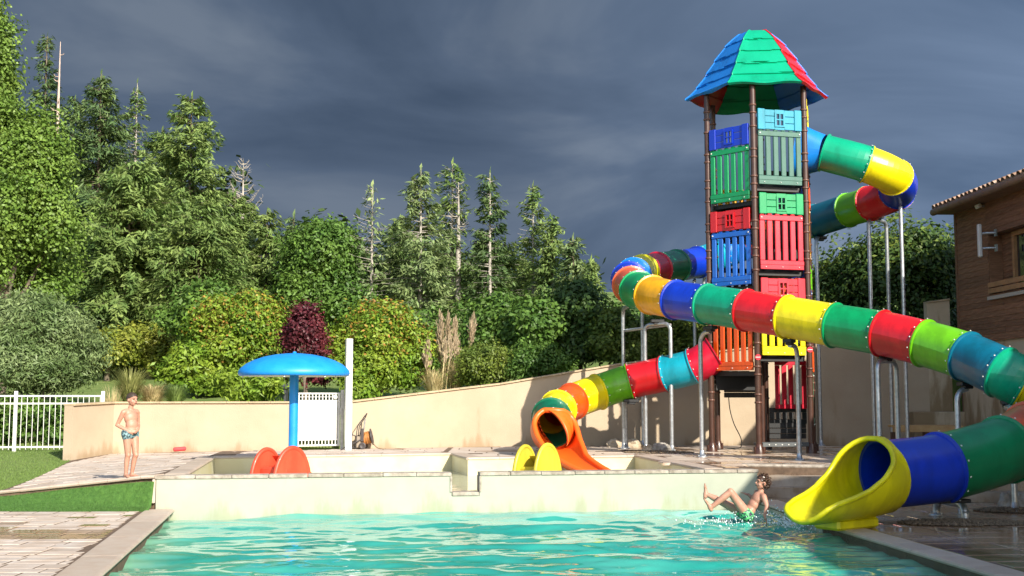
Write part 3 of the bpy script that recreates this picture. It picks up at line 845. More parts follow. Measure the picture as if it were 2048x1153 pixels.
def window_panel(k, z, H, colr, inset=0.09, dn=0.03):
    a, u, n, L = face_frame(k); s0, s1 = inset, L - inset; mid = (s0 + s1) / 2; ww = .11
    m = MB(a + u * L / 2 + Vector((0, 0, z)))
    ks = [(s0, s0 + .17), (s1 - .17, s1)]
    for (p, q) in ks: quadbox(m, a, u, n, p, q, -.02 + dn, .035 + dn, z - .01, z + H + .01, bev=.01)
    nb = 3; bh = H / nb
    for i in range(nb):
        for (p, q) in ((s0 + .172, mid - ww - .002), (mid + ww + .002, s1 - .172)):
            quadbox(m, a, u, n, p, q, -.012 + dn, .018 + dn, z + i * bh + .005, z + (i + 1) * bh - .005, bev=.006)
    quadbox(m, a, u, n, mid - ww, mid + ww, -.012 + dn, .018 + dn, z, z + .075, bev=0); quadbox(m, a, u, n, mid - ww, mid + ww, -.012 + dn, .018 + dn, z + H - .075, z + H, bev=0)
    p_ = m.build('window_panel', PAL[colr], tower)
    f = MB(a + u * mid + Vector((0, 0, z + H / 2)))
    z0, z1 = z + .06, z + H - .06
    for (p, q, za, zb) in ((mid - ww - .01, mid - ww + .03, z0, z1), (mid + ww - .03, mid + ww + .01, z0, z1), (mid - .012, mid + .012, z0 + .036, z1 - .036)):
        quadbox(f, a, u, n, p, q, -.016 + dn, .04 + dn, za, zb, bev=0)
    for (za, zb) in ((z0, z0 + .035), (z1 - .035, z1), ((z0 + z1) / 2 - .012, (z0 + z1) / 2 + .012)):
        quadbox(f, a, u, n, mid - ww + .031, mid + ww - .031, -.014 + dn, .038 + dn, za, zb, bev=0)
    f.build('window_frame', PAL[colr], p_)
    return p_
# face number 0 = between vertex 0 and 1 (front); -1 = left; +1 = right
SL = {  # (face, level): slat colour, window colour
    (0, 0): ('yellow', 'pinkred'), (0, 1): ('pinkred', 'green'), (0, 2): ('sage', 'aqua'),
    (-1, 0): ('orange', None), (-1, 1): ('royal', 'red'), (-1, 2): ('green', 'blue'),
    (1, 0): ('royal', 'lime'), (1, 1): ('amber', 'orange'), (1, 2): (None, 'yellow'), (1, -1): ('jade', 'orange'),
    (2, 0): ('orange', 'blue'), (2, 1): ('black', 'blue'), (2, -1): (None, None),
    (3, 0): ('black', None), (3, 1): ('amber', None), 
    (-2, 0): ('black', None), (-2, 1): ('black', 'amber')}
SPH, WNH = 1.17, 0.44
for (k, n), (s, w) in SL.items():
    z = zf0 + n * LEVEL + (k if k <= 3 else k) * STEP
    if k == -1: z = at(1460, 742, 25.6).z + n * LEVEL
    if k == 1: z = at(1618, 520, 25.9).z + (n - 1) * LEVEL
    if s: slat_panel(k, z, SPH, s)
    if w: window_panel(k, z + SPH + .035, WNH, w)
# dark spiral decks: a triangle per face at each turn, with a black riser board
for n in range(0, 4):
    for k in range(-2, 4):
        z = zf0 + n * LEVEL + k * STEP - .03
        if z > ztop - 1.7 or z < Z0 + 1.0: continue
        a, b = hexv(k, T_R - .12), hexv(k + 1, T_R - .12); c = Vector((TX, TY, 0))
        m = MB((TX, TY, z)); T = [Vector((p.x, p.y, z)) for p in (a, b, c)]; Bt = [Vector((p.x, p.y, z - .09)) for p in (a, b, c)]
        m.add(T + Bt, [(0, 1, 2), (5, 4, 3), (0, 3, 4, 1), (1, 4, 5, 2), (2, 5, 3, 0)])
        m.build('deck_plate', PAL['black'], tower)
        m = MB((TX, TY, z)); d = (b - c).normalized(); nn_ = Vector((-d.y, d.x, 0))
        P = [c + d * .05, c + d * (T_R - .12)]
        cc = (P[0] + P[1]) / 2 + Vector((0, 0, z + .12)); m.box(cc, ((P[1] - P[0]).length, .03, .26), rot=math.atan2(d.y, d.x)); m.build('riser_board', PAL['black'], tower)
m = MB((TX, TY, Z0)); m.tube([(TX, TY, Z0), (TX, TY, ztop - .5)], .055, n=10); m.build('centre_post', M_post, tower)
# foot of the tower: black slatted boards, red inner panel, grey entry step
def free_panel(a, b, z0, z1, colr, name, ns=0, th=.04):
    a, b = Vector(a), Vector(b); u = (b - a); L = u.length; u.normalize(); n = Vector((u.y, -u.x, 0))
    m = MB(a + Vector((0, 0, z0)))
    if ns:
        quadbox(m, a, u, n, 0, L, 0, th, z0, z0 + .1); quadbox(m, a, u, n, 0, L, 0, th, z1 - .1, z1)
        p = m.build(name, PAL[colr], tower); sw = L / (ns + .4 * (ns - 1))
        for i in range(ns):
            mm = MB(a + u * (i * sw * 1.4) + Vector((0, 0, z0))); quadbox(mm, a, u, n, i * sw * 1.4, i * sw * 1.4 + sw, .003, th - .004, z0 + .102, z1 - .102); mm.build('slat', PAL[colr], p)
    else:
        k = max(1, round((z1 - z0) / .11)); h = (z1 - z0) / k
        for i in range(k): quadbox(m, a, u, n, 0, L, 0, th + .008 * (i % 2), z0 + i * h + .003, z0 + (i + 1) * h - .003, bev=.01)
        p = m.build(name, PAL[colr], tower)
    return p
def tp(px, D, dz=0): 
    v = at(px, 800, D); return (v.x, v.y, 0)
free_panel(tp(1550, 26.2), tp(1613, 26.3), at(1580, 818, 26.2).z, at(1580, 722, 26.2).z, 'crimson', 'inner_slat_panel', ns=5)
free_panel(tp(1538, 26.35), tp(1612, 26.4), at(1580, 848, 26.3).z, at(1580, 816, 26.3).z, 'black', 'black_slat_rail', ns=6)
free_panel(tp(1536, 26.0), tp(1610, 26.05), at(1580, 878, 26.1).z, at(1580, 846, 26.1).z, 'black', 'riser_board')
free_panel(tp(1429, 26.1), tp(1500, 26.1), at(1460, 769, 26.1).z, at(1460, 742, 26.1).z, 'black', 'riser_board')
free_panel(tp(1448, 26.9), tp(1527, 26.9), at(1460, 796, 26.9).z, at(1460, 764, 26.9).z, 'black', 'riser_board')
m = MB(at(1566, 884, 25.6)); a_, u_, n_, L_ = face_frame(0)
zst = at(1566, 884, 25.6).z
quadbox(m, a_, u_, n_, .07, L_ - .07, -.42, .02, zst - .06, zst); quadbox(m, a_, u_, n_, .07, L_ - .07, .022, .035, zst - .085, zst + .004)
p = m.build('entry_step', PAL['grey'], tower)
m = MB(at(1566, 884, 25.6))
for i in range(6): quadbox(m, a_, u_, n_, .2 + i * .15, .225 + i * .15, .036, .046, zst - .05, zst - .03, bev=0)
m.build('bolts', M_bolt, p)['kind'] = 'stuff'

# ---- bell-shaped hexagonal roof of moulded shingle segments
RC = (TX, TY); R_AL = R(-4)
z_e = at(1540, 166, 24.8).z; z_a = at(1524, 65, TY).z
prof = [(1.56, 0.0), (1.46, .085), (1.28, .30), (1.08, .60), (.90, .90), (.70, 1.20), (.50, 1.42), (.36, 1.55), (.0, 1.60)]
sc_ = (z_a - z_e) / 1.60
seg_cols = {0: 'jade', -1: 'azure', 1: 'red', 2: 'royal', 3: 'green', 4: 'red'}
roof = None
for k in (0, 1, 2, 3, 4, -1):
    a0 = R(-120 + 60 * k) + R_AL; a1 = a0 + R(60)
    m = MB((TX, TY, z_e))
    NR, NA = 84, 12
    rs = random.Random(k + 20)
    rows = []
    for i in range(NR + 1):
        t = i / NR; zz = t * 1.60
        r = np.interp(zz, [p[1] for p in prof], [p[0] for p in prof]) if t < 1 else 0.0
        # shingle rows: five courses, each stepping out at its lower edge
        q = (zz / 1.60) ** .9 * 5; fr = q - int(q); course = int(q)
        row = []
        for j in range(NA + 1):
            s = j / NA; a = a0 + (a1 - a0) * s
            col_i = int(s * 3.0 + (.5 if course % 2 else 0)); jit = random.Random(course * 17 + col_i * 5 + k * 101).uniform(-.25, .25)
            f2 = (q + jit * .35); f2 -= math.floor(f2)
            step = .040 * (1 - f2)
            flat = math.cos(R(30)) / math.cos((s - .5) * R(60)); rr_ = r * flat + step * min(1, r * 2)
            wave = .02 * math.sin(s * math.pi * 3 + k) if i == 0 else 0
            row.append((TX + rr_ * math.cos(a), TY + rr_ * math.sin(a), z_e + zz * sc_ + wave))
        rows.append(row)
    m.grid(rows, smooth=False)
    # underside shell
    inner = [[(TX + (x - TX) * .965, TY + (y - TY) * .965, z - .035) for (x, y, z) in row] for row in rows[:-4]]
    m.grid(inner, smooth=True, flip=True); m.grid([inner[0], rows[0]])
    # ridge flange on each side edge
    o = m.build('roof_segment', PAL[seg_cols[k]], tower)
    m = MB((TX, TY, z_e))
    for j in (0,):
        pts = [Vector(row[j]) for row in rows[:-2]]
        pts = [Vector((TX, TY, p.z)) + (p - Vector((TX, TY, p.z))) * 1.005 for p in pts]
        m.tube(pts, .018, n=6)
    m.build('ridge_seam', PAL[seg_cols[k]], o)
# ================================================================== tube slides
def frame_path(P):
    """tangent and upright side vectors along points"""
    out = []
    for i, p in enumerate(P):
        t = (P[min(i + 1, len(P) - 1)] - P[max(i - 1, 0)]).normalized()
        a = t.cross(Vector((0, 0, 1))).normalized(); b = a.cross(t).normalized()      # a = right, b = up
        out.append((p, t, a, b))
    return out
def tube_slide(root, seams, cols, radii, bolts=True):
    S = [Vector(s) for s in seams]
    SUB = 8
    C = arc_pts(S, SUB); FR = frame_path(C)
    for i, col_ in enumerate(cols):
        fr = FR[i * SUB:(i + 1) * SUB + 1]; r0, r1 = radii[i], radii[i + 1]
        mid = fr[SUB // 2][0]; m = MB(mid); n = 36
        V = []; prof = []
        for q, (p, t, a, b) in enumerate(fr):
            r = r0 + (r1 - r0) * q / SUB
            prof.append((p, t, a, b, r))
        rings = []
        def ring(P, r, off=0.0):
            p, t, a, b, _ = P
            rings.append([p + t * off + (a * math.cos(2 * math.pi * k / n) + b * math.sin(2 * math.pi * k / n)) * r for k in range(n + 1)])
        e0, e1 = prof[0], prof[-1]
        lip = .036
        ring(e0, e0[4] - .02, .002); ring(e0, e0[4] + lip, .002); ring(e0, e0[4] + lip, .026); ring(e0, e0[4] + .004, .040)
        for P in prof[1:-1]: ring(P, P[4] + .004)
        ring(e1, e1[4] + .004, -.040); ring(e1, e1[4] + lip - .006, -.026); ring(e1, e1[4] + lip - .006, -.002); ring(e1, e1[4] - .02, -.002)
        for P in prof[::-1]: ring(P, P[4] - .02)
        # shading: barrel smooth, flanges crisp
        nb = len(rings)
        for j in range(nb - 1):
            sm = 3 <= j < 3 + len(prof) - 1 or j >= nb - len(prof)
            m.grid([rings[j], rings[j + 1]], smooth=False)
            if sm:
                for q in range(n): m.s[-1 - q] = True
        o = m.build('tube_section', PAL[col_], root)
        # moulded ribs are faint; bolts are what one sees
        if bolts:
            mm = MB(mid); P = prof[-1]
            for k in range(14):
                th = 2 * math.pi * (k + .5) / 14; d = P[2] * math.cos(th) + P[3] * math.sin(th)
                c = P[0] + d * (P[4] + .036) - P[1] * .035
                w = d.orthogonal().normalized(); w2 = d.cross(w)
                rr_ = .015
                top = c + d * .012
                ringp = [c + (w * math.cos(x) + w2 * math.sin(x)) * rr_ for x in [j * math.pi / 3 for j in range(6)]]
                mm.add(ringp + [top], [(j, (j + 1) % 6, 6) for j in range(6)])
            q = mm.build('bolts', M_bolt, o); q['kind'] = 'stuff'
            fix_normals(q)
    return FR
def chute_exit(root, path, r, col_, name, phi=None, base=None, lipr=.035, wide=1.0):
    """tube that opens into a trough; path of centre points, radius list, phi = half opening profile (radians from the bottom)"""
    P = arc_pts(path, 8); FR = frame_path(P); n = len(FR); m = MB(P[0]); K = 28
    rows, edgeL, edgeR = [], [], []
    th_ = .03
    inner = []
    for i, (p, t, a, b) in enumerate(FR):
        s = i / (n - 1); rr = np.interp(s, [x[0] for x in r], [x[1] for x in r]); ph = np.interp(s, [x[0] for x in phi], [x[1] for x in phi])
        row, irow = [], []
        for k in range(K + 1):
            an = -ph + 2 * ph * k / K
            d = a * math.sin(an) * (1 if s < .3 else 1 + (wide - 1) * (s - .3) / .7) - b * math.cos(an)
            row.append(p + d * (rr + th_ / 2)); irow.append(p + d * (rr - th_ / 2))
        rows.append(row); inner.append(irow)
    m.grid(rows, smooth=True); m.grid(inner, smooth=True, flip=True)
    m.grid([rows[0], inner[0]]); m.grid([inner[-1], rows[-1]])
    o = m.build(name, PAL[col_], root)
    # rolled lip: up one side, over the mouth and down the other, and round the tip
    L = [(r_[0] + i_[0]) / 2 for r_, i_ in zip(rows, inner)]; Rr = [(r_[-1] + i_[-1]) / 2 for r_, i_ in zip(rows, inner)]
    k0 = next(i for i in range(n) if np.interp(i / (n - 1), [x[0] for x in phi], [x[1] for x in phi]) < math.pi - .02)
    tip = [(a_ + b_) / 2 for a_, b_ in zip(rows[-1], inner[-1])]
    loop = L[k0:] + tip[2:-2:2] + Rr[k0:][::-1]
    m = MB(P[0]); m.tube(loop + [loop[0]], lipr, n=10, cap=False); m.build('rolled_lip', PAL[col_], o)
    return o

def support(name, root, tops, feet, label=None, rad=.045, arch=True, foot_z=None):
    """galvanised legs; tops/feet lists of 1 or 2 points. Two legs join in an arch"""
    c0 = Vector(feet[0])
    m = MB(c0)
    if len(feet) == 2:
        f0, f1 = Vector(feet[0]), Vector(feet[1]); zt = tops[0][2] if hasattr(tops[0], '__len__') else tops[0]
        u = (f1 - f0); u.z = 0; L = u.length; u.normalize(); rb = min(.16, L * .3)
        pts = [f0, Vector((f0.x, f0.y, zt - rb))]
        for k in range(1, 6):
            a = k * math.pi / 12; pts.append(Vector((f0.x, f0.y, zt - rb)) + u * rb * (1 - math.cos(a)) + Vector((0, 0, rb * math.sin(a))))
        pts.append(Vector((f0.x, f0.y, zt)) + u * rb); pts.append(Vector((f1.x, f1.y, zt)) - u * rb)
        for k in range(5, 0, -1):
            a = k * math.pi / 12; pts.append(Vector((f1.x, f1.y, zt - rb)) - u * rb * (1 - math.cos(a)) + Vector((0, 0, rb * math.sin(a))))
        pts += [Vector((f1.x, f1.y, zt - rb)), f1]
        m.tube(pts, rad, n=10)
    else:
        f0, t0 = Vector(feet[0]), Vector(tops[0])
        d = Vector((t0.x - f0.x, t0.y - f0.y, 0)); L = d.length
        if L < .02: m.tube([f0, t0], rad, n=10)
        else:
            d.normalize(); rb = min(L, .22); pts = [f0, Vector((f0.x, f0.y, t0.z - rb))]
            for k in range(1, 7):
                a = k * math.pi / 12; pts.append(Vector((f0.x, f0.y, t0.z - rb)) + d * rb * (1 - math.cos(a)) + Vector((0, 0, rb * math.sin(a))))
            pts.append(t0); m.tube(pts, rad, n=10)
    for f in feet:
        f = Vector(f); m.lathe(f, [(.11, 0), (.11, .012), (.055, .02), (.05, .12), (rad, .13)], n=12)
        for k in range(4):
            a = k * math.pi / 2 + .6; m.box(f + Vector((.085 * math.cos(a), .085 * math.sin(a), .022)), (.022, .022, .03))
    return m.build(name, M_galv, root)
def clamp_plate(root, p, u=(1, 0, 0), s=.3):
    m = MB(p); u = Vector(u).normalized(); ang = math.atan2(u.y, u.x)
    m.box(Vector(p), (s, .16, .07), rot=ang, bev=.012); m.box(Vector(p) - Vector((0, 0, .055)), (s * .55, .12, .05), rot=ang, bev=.01)
    m.build('saddle_bracket', M_bracket, root)

# ---- the long slide: from the top of the tower, round behind it, across its front and out to the big pool
RB = 0.40
long_seams = [(1612, 303, 26.1), (1648, 306, 25.9), (1733, 329, 25.6), (1790, 356, 25.8), (1793, 384, 26.9), (1738, 408, 27.7), (1696, 421, 28.5), (1632, 442, 29.5),
              (1570, 462, 30.7), (1500, 487, 31.6), (1440, 510, 31.7),
              (1396, 525, 31.0), (1354, 532, 30.2), (1315, 538, 29.4), (1286, 544, 28.6), (1268, 551, 27.8), (1259, 560, 27.0), (1262, 570, 26.3), (1276, 580, 25.6),
              (1303, 590, 24.8), (1350, 600, 24.1), (1413, 609, 23.4), (1492, 621, 22.6), (1572, 634, 21.9), (1668, 651, 21.2), (1763, 667, 20.5),
              (1848, 687, 19.9), (1932, 713, 19.25), (2003, 745, 18.6)]
L3 = [at(*s) for s in long_seams]
# the last bend, partly outside the frame
L3 += [at(2046, 767, 18.5), at(2092, 788, 18.35), at(2120, 810, 18.0), at(2112, 836, 17.6), at(2068, 866, 17.2), at(2010, 899, 16.55), at(1884, 935, 16.05), at(1762, 950, 15.7)]
# cols index i is the section between seam i and i+1
long_cols = ['azure', 'jade', 'yellow', 'blue', 'red', 'lime', 'teal', 'jade', 'orange', 'azure', 'cyan', 'blue', 'forest', 'crimson', 'chute', 'azure', 'blue', 'brick', 'green',
             'amber', 'blue', 'jade', 'red', 'yellow', 'green', 'red', 'lime', 'petrol', 'jade', 'yellow', 'green', 'red', 'azure', 'brick', 'dimgreen', 'blue']
radii = [RB] * 19 + [.395] + [.385] * 7 + [.39, .395] + [.41, .415, .425, .435, .445, .45, .45, .445]
radii = radii[:len(L3)]
slide = empty('tube_slide', (L3[0].x, L3[0].y, 0.0), 'long multicoloured tube slide winding round the tower down to its yellow mouth', 'water slide')
assert len(long_cols) == len(L3) - 1, (len(long_cols), len(L3))
tube_slide(slide, L3[1:], long_cols[1:], radii[1:])
# blue entrance hood at the tower
a = L3[0]; b = L3[1]; t = (b - a).normalized()
m = MB(b)
side = t.cross(Vector((0, 0, 1))).normalized(); upv = side.cross(t)
rows = []
for i in range(9):
    s = i / 8; p = a - t * .12 + (b - a + t * .12) * s
    rx = .56 - .16 * s ** .8; rz = .60 - .20 * s ** .7; e_ = 3.5 - 1.5 * s
    row = []
    for k in range(37):
        th = 2 * math.pi * k / 36; c, s_ = math.cos(th), math.sin(th)
        row.append(p + side * rx * math.copysign(abs(c) ** (2 / e_), c) + upv * rz * math.copysign(abs(s_) ** (2 / e_), s_))
    rows.append(row)
m.grid(rows, smooth=True); m.grid([[p * .96 + (sum((Vector(q) for q in r), Vector()) / len(r)) * .04 for p in r] for r in rows], smooth=True, flip=True)
m.build('entrance_hood', PAL['azure'], slide)
# yellow mouth
E = L3[-1]; t = (L3[-1] - L3[-2]).normalized()
tipc = at(1618, 985, 14.9)
path = [E - t * .035, E + t * .07, at(1728, 959, 15.45), at(1688, 968, 15.22), at(1650, 977, 15.04), tipc, at(1604, 986, 14.83)]
ex = chute_exit(slide, path, [(0, .492), (.2, .495), (.5, .455), (.8, .40), (1, .36)], 'chute', 'slide_mouth',
           phi=[(0, math.pi), (.17, math.pi), (.20, 2.90), (.25, 2.48), (.32, 2.02), (.41, 1.68), (.52, 1.44), (.64, 1.30), (.78, 1.2), (.88, 1.05), (.95, .8), (1, .4)], lipr=.036)
bx = at(1708, 1036, 15.35); m = MB(bx); ax_ = (tipc - E); ang = math.atan2(ax_.y, ax_.x)
m.box((bx.x - .10, bx.y, .075), (.80, .42, .14), rot=ang, bev=.03); m.build('mouth_foot', PAL['chute'], ex)

# supports of the long slide (feet on the ground, tops under the seams)
def under(px, py, D, r=RB): 
    v = at(px, py, D); return Vector((v.x, v.y, v.z - r - .05))
def leg(seam, foot, label=None):
    t_ = under(*seam); clamp_plate(slide, t_ + Vector((0, 0, .0)), u=(t_.x - foot[0], t_.y - foot[1], 0) if (Vector((t_.x, t_.y)) - Vector(foot[:2])).length > .05 else (1, 0, 0))
    support('support_leg', slide, [t_ - Vector((0, 0, .08))], [foot])
def ft(px, D, z=.5):
    v = at(px, 800, D); return (v.x, v.y, z)
def fy(px, py, z=.5):
    v = onz(px, py, z); return (v.x, v.y, z)
leg((1420, 611, 23.3), fy(1404, 914)); leg((1578, 634, 21.9), fy(1599, 921))
leg((1932, 713, 19.25), ft(1914, 19.2, 0.0)); leg((2010, 748, 18.6), fy(2030, 1022, 0.0))
# arch under the upper bend and the J pole, legs run down to the far terrace
fa, fb = ft(1747, 27.6), ft(1783, 28.3)
support('support_arch', slide, [(0, 0, at(1765, 441, 28).z)], [fa, fb]); clamp_plate(slide, Vector(((fa[0] + fb[0]) / 2, (fa[1] + fb[1]) / 2, at(1765, 441, 28).z + .07)), u=(1, .4, 0))
v = at(1787, 397, 26.9); support('support_leg', slide, [(v.x, v.y, v.z)], [ft(1813, 26.7)])
fa, fb = ft(1757, 22.2), ft(1793, 22.5)
zt = at(1770, 722, 22.0).z; fa, fb = ft(1757, 20.4), ft(1794, 20.8); zt = at(1772, 722, 20.5).z
support('support_arch', slide, [(0, 0, zt)], [fa, fb]); clamp_plate(slide, Vector(((fa[0] + fb[0]) / 2, (fa[1] + fb[1]) / 2, zt + .07)))
fa, fb = fy(1292, 901), fy(1344, 903); zt = at(1315, 641, 24.9).z
support('support_arch', slide, [(0, 0, zt)], [fa, fb]); clamp_plate(slide, Vector(((fa[0] + fb[0]) / 2, (fa[1] + fb[1]) / 2, zt + .07)))
# back left poles and tie bar
pl_ = fy(1248, 897); vt = at(1258, 612, 26.6)
support('support_leg', slide, [(vt.x, vt.y, vt.z)], [pl_]); pr_ = ft(1286, 29.0); 
support('support_leg', slide, [tuple(under(1283, 545, 28.7))], [pr_])
m = MB(pl_); p0 = at(1248, 662, Vector(pl_).y); p1 = Vector((fb[0], fb[1], at(1336, 650, fb[1]).z)); m.tube([p0, p1], .034, n=8); m.build('tie_bar', M_galv, slide)
for px, D, sy in ((1391, 31.0, 527), (1411, 31.6, 522)):
    support('support_leg', slide, [tuple(under(px, sy, D))], [ft(px, D, 1.5)])
support('support_leg', slide, [tuple(under(1636, 441, 29.4) )], [ft(1640, 29.15)])
clamp_plate(slide, under(1640, 441, 29.4))
# low frame near the mouth
fa, fb = fy(1873, 1030, 0.0), fy(1931, 1042, 0.0)
zt = at(1900, 1009, 16.3).z; support('support_arch', slide, [(0, 0, zt)], [fa, fb], rad=.055)
m = MB(at(1900, 1003, 16)); m.box(at(1900, 1002, 16.1), (.5, .25, .05), rot=.3, bev=.01); m.build('saddle_bracket', M_bracket, slide)

# ---- the small slide: from the tower's left side to the paddling pool
small_seams = [(1432, 708, 25.9), (1388, 733, 26.0), (1330, 748, 26.3), (1260, 764, 26.6), (1197, 784, 26.5), (1146, 803, 26.0), (1117, 818, 25.3), (1103, 834, 24.6), (1106, 858, 23.9)]
S3 = [at(*s) for s in small_seams]
S3[-2].z -= .0
small = empty('tube_slide', (S3[0].x, S3[0].y, 0.5), 'short multicoloured tube slide with orange mouth ending in the paddling pool', 'water slide')
tube_slide(small, S3, ['crimson', 'cyan', 'red', 'lime', 'yellow', 'orange', 'yellow', 'forest'], [.385, .385, .385, .385, .385, .385, .385, .385, .40])
E = S3[-1]
tt_ = (S3[-1] - S3[-2]).normalized()
path = [E, E + tt_ * .07, at(1118, 872, 23.4), at(1140, 893, 22.8), at(1168, 910, 22.3), at(1196, 922, 21.9), at(1220, 926, 21.6)]
PAL['orangemouth'] = mat('plastic_orangemouth', (0.80, 0.13, 0.012), .4, vary=.05, scale=3, bump=.05, bscale=150)
chute_exit(small, path, [(0, .42), (.2, .45), (.5, .40), (.8, .36), (1, .34)], 'orangemouth', 'slide_mouth',
           phi=[(0, math.pi), (.06, math.pi), (.09, 2.8), (.14, 2.35), (.22, 1.9), (.34, 1.45), (.5, 1.1), (.8, .95), (.93, .8), (1, .4)], lipr=.055)
support('support_leg', small, [tuple(at(1262, 803, 26.5))], [fy(1252, 897)])
clamp_plate(small, at(1262, 802, 26.5), s=.35)
# ================================================================== mushroom fountain
mx, my = at(586, 900, 21.3).x, 21.3
mush = empty('mushroom_fountain', (mx, my, -0.1), 'blue mushroom shaped water fountain on a pole in the paddling pool', 'fountain')
zr = at(586, 751, 21.3 - 1.0).z; zt = at(586, 707, 21.3).z
Rm = 110 / 2350 * 21.3
M_mblue = mat('fibreglass_blue', (0.006, 0.23, 0.72), 0.45, col2=(0.012, 0.27, 0.76), scale=4)
M_under = mat('fibreglass_white', (0.70, 0.70, 0.66), 0.6, vary=0.04, scale=5)
m = MB((mx, my, zr)); H = zt - zr
pr = [(Rm * .955, -.0), (Rm * .985, .01), (Rm, .05), (Rm * .99, .10), (Rm * .95, .15), (Rm * .86, .22), (Rm * .72, .29), (Rm * .54, .35), (Rm * .34, .39), (Rm * .15, .41), (0, .415)]
m.lathe((mx, my, zr), [(r, z * H / .415) for r, z in pr], n=64); m.build('cap', M_mblue, mush)
m = MB((mx, my, zr)); m.lathe((mx, my, zr), [(Rm * .955, 0.0), (Rm * .93, .012), (Rm * .6, .10), (.09, .16)], n=64); fix_normals(m.build('cap_underside', M_under, mush))
m = MB((mx, my, zr)); m.lathe((mx, my, zr + H), [(0, .03), (.03, .028), (.035, -.005), (.06, -.012)], n=16); m.build('top_nozzle', M_mblue, mush)
for k in range(8):
    a = k * math.pi / 4; m = MB((mx, my, zr)); m.tube([(mx + Rm * .93 * math.cos(a), my + Rm * .93 * math.sin(a), zr + .02), (mx + Rm * .93 * math.cos(a), my + Rm * .93 * math.sin(a), zr - .025)], .018, n=8); m.build('jet', M_under, mush)
m = MB((mx, my, -0.1)); m.tube([(mx, my, -.1), (mx, my, zr + .2)], .082, n=24); m.build('pole', M_mblue, mush)

# ================================================================== toddler slides in the paddling pool
def toddler(label, colr, pxs, top, D, feet_z=-0.1, open_side=True):
    """two upright rounded side panels with a chute and step between them"""
    (x0, x1), (x2, x3) = pxs
    c = at((x0 + x3) / 2, 900, D)
    t = empty('toddler_slide', (c.x, c.y, feet_z), label, 'toddler slide')
    for idx, (xa, xb, DD) in enumerate(((x0, x1, D + .25), (x2, x3, D - .05))):
        a_, b_ = at(xa, 900, DD), at(xb, 900, DD); w = (b_.x - a_.x); cx = (a_.x + b_.x) / 2
        H = at((xa + xb) / 2, top - idx * 3, DD).z - feet_z; sk = .16
        pts = []
        for i in range(25):
            th = math.pi * i / 24; xx = -math.cos(th); zz = math.sin(th) ** .72
            pts.append(Vector((cx + xx * w / 2 * 1.04, DD + xx * .30, feet_z + zz * H)))
        m = MB((cx, DD, feet_z)); n = Vector((.30, -w / 2 , 0)).normalized() * .018
        F = [p + n for p in pts]; Bk = [p - n for p in pts]
        m.add(F, [tuple(range(len(F)))]); m.add(Bk, [tuple(range(len(Bk) - 1, -1, -1))])
        o = fix_normals(m.build('side_panel', PAL[colr], t))
        m = MB((cx, DD, feet_z)); m.tube(pts, .038, n=8); m.build('rim', PAL[colr], o)
    A, Bp = at((x0 + x1) / 2, 900, D + .25), at((x2 + x3) / 2, 900, D - .05)
    m = MB((c.x, c.y, feet_z)); d = (Bp - A); d.z = 0; L = d.length; ang = math.atan2(d.y, d.x)
    cc = (A + Bp) / 2
    hz = at(0, 935, D).z
    m.box((cc.x, cc.y, (hz + feet_z) / 2), (L, .34, hz - feet_z), rot=ang, bev=.03); m.build('step', PAL[colr], t)
    # slide bed falling away from the camera
    m = MB((c.x, c.y, feet_z)); nrm = Vector((-d.y, d.x, 0)).normalized(); P = []
    for i in range(9):
        s = i / 8; z = hz + .18 - .35 * s ** .8
        P.append([A + nrm * (.1 + s * .5) + Vector((0, 0, z - A.z)), Bp + nrm * (.1 + s * .5) + Vector((0, 0, z - Bp.z))])
    m.grid(P, smooth=True); m.build('chute', PAL[colr], t)
    return t
toddler('small orange toddler slide with two rounded side panels in the paddling pool', 'coral', ((510, 558), (556, 614)), 899, 20.2)
toddler('small yellow toddler slide with two rounded side panels in front of the orange slide mouth', 'lemon', ((1027, 1074), (1068, 1122)), 893, 20.3)

# ================================================================== white fence, gate, post
def fence(x0, y0, x1, y1, zb, zt_, nx_, label, posts):
    f = empty('picket_fence', (x0, y0, zb), label, 'fence')
    a, b = Vector((x0, y0, 0)), Vector((x1, y1, 0)); L = (b - a).length; u = (b - a) / L; ang = math.atan2(u.y, u.x)
    for z in (zb + .10, zt_ - .22, zt_ - .05):
        m = MB(a + Vector((0, 0, z))); m.box((a + b) / 2 + Vector((0, 0, z)), (L, .03, .035), rot=ang); m.build('rail', M_white, f)
    pm = MB(); pm.tube([(0, 0, 0), (0, 0, zt_ - zb - .07)], .0085, n=6); pme = pm.build('picket', M_white, link_it=False)
    n = int(L / .118)
    for i in range(n):
        p = a + u * (i + .5) * L / n; link('picket', pme, f, loc=(p.x - x0, p.y - y0, 0.04))
    for s in posts:
        p = a + u * s * L; m = MB((p.x, p.y, zb)); m.box((p.x, p.y, (zb - .1 + zt_ + .06) / 2), (.075, .075, zt_ + .16 - zb), rot=ang, bev=.006); m.build('post', M_white, f)
    return f
pz = at(27, 908, 26.6).z; fence(at(-170, 800, 26.2).x, 26.2, at(206, 800, 27.0).x, 27.0, at(100, 903, 26.8).z, at(100, 788, 26.8).z, 0, 'white picket fence on the lawn in front of the grey leaved shrub', (0.0, .53, 1.0))
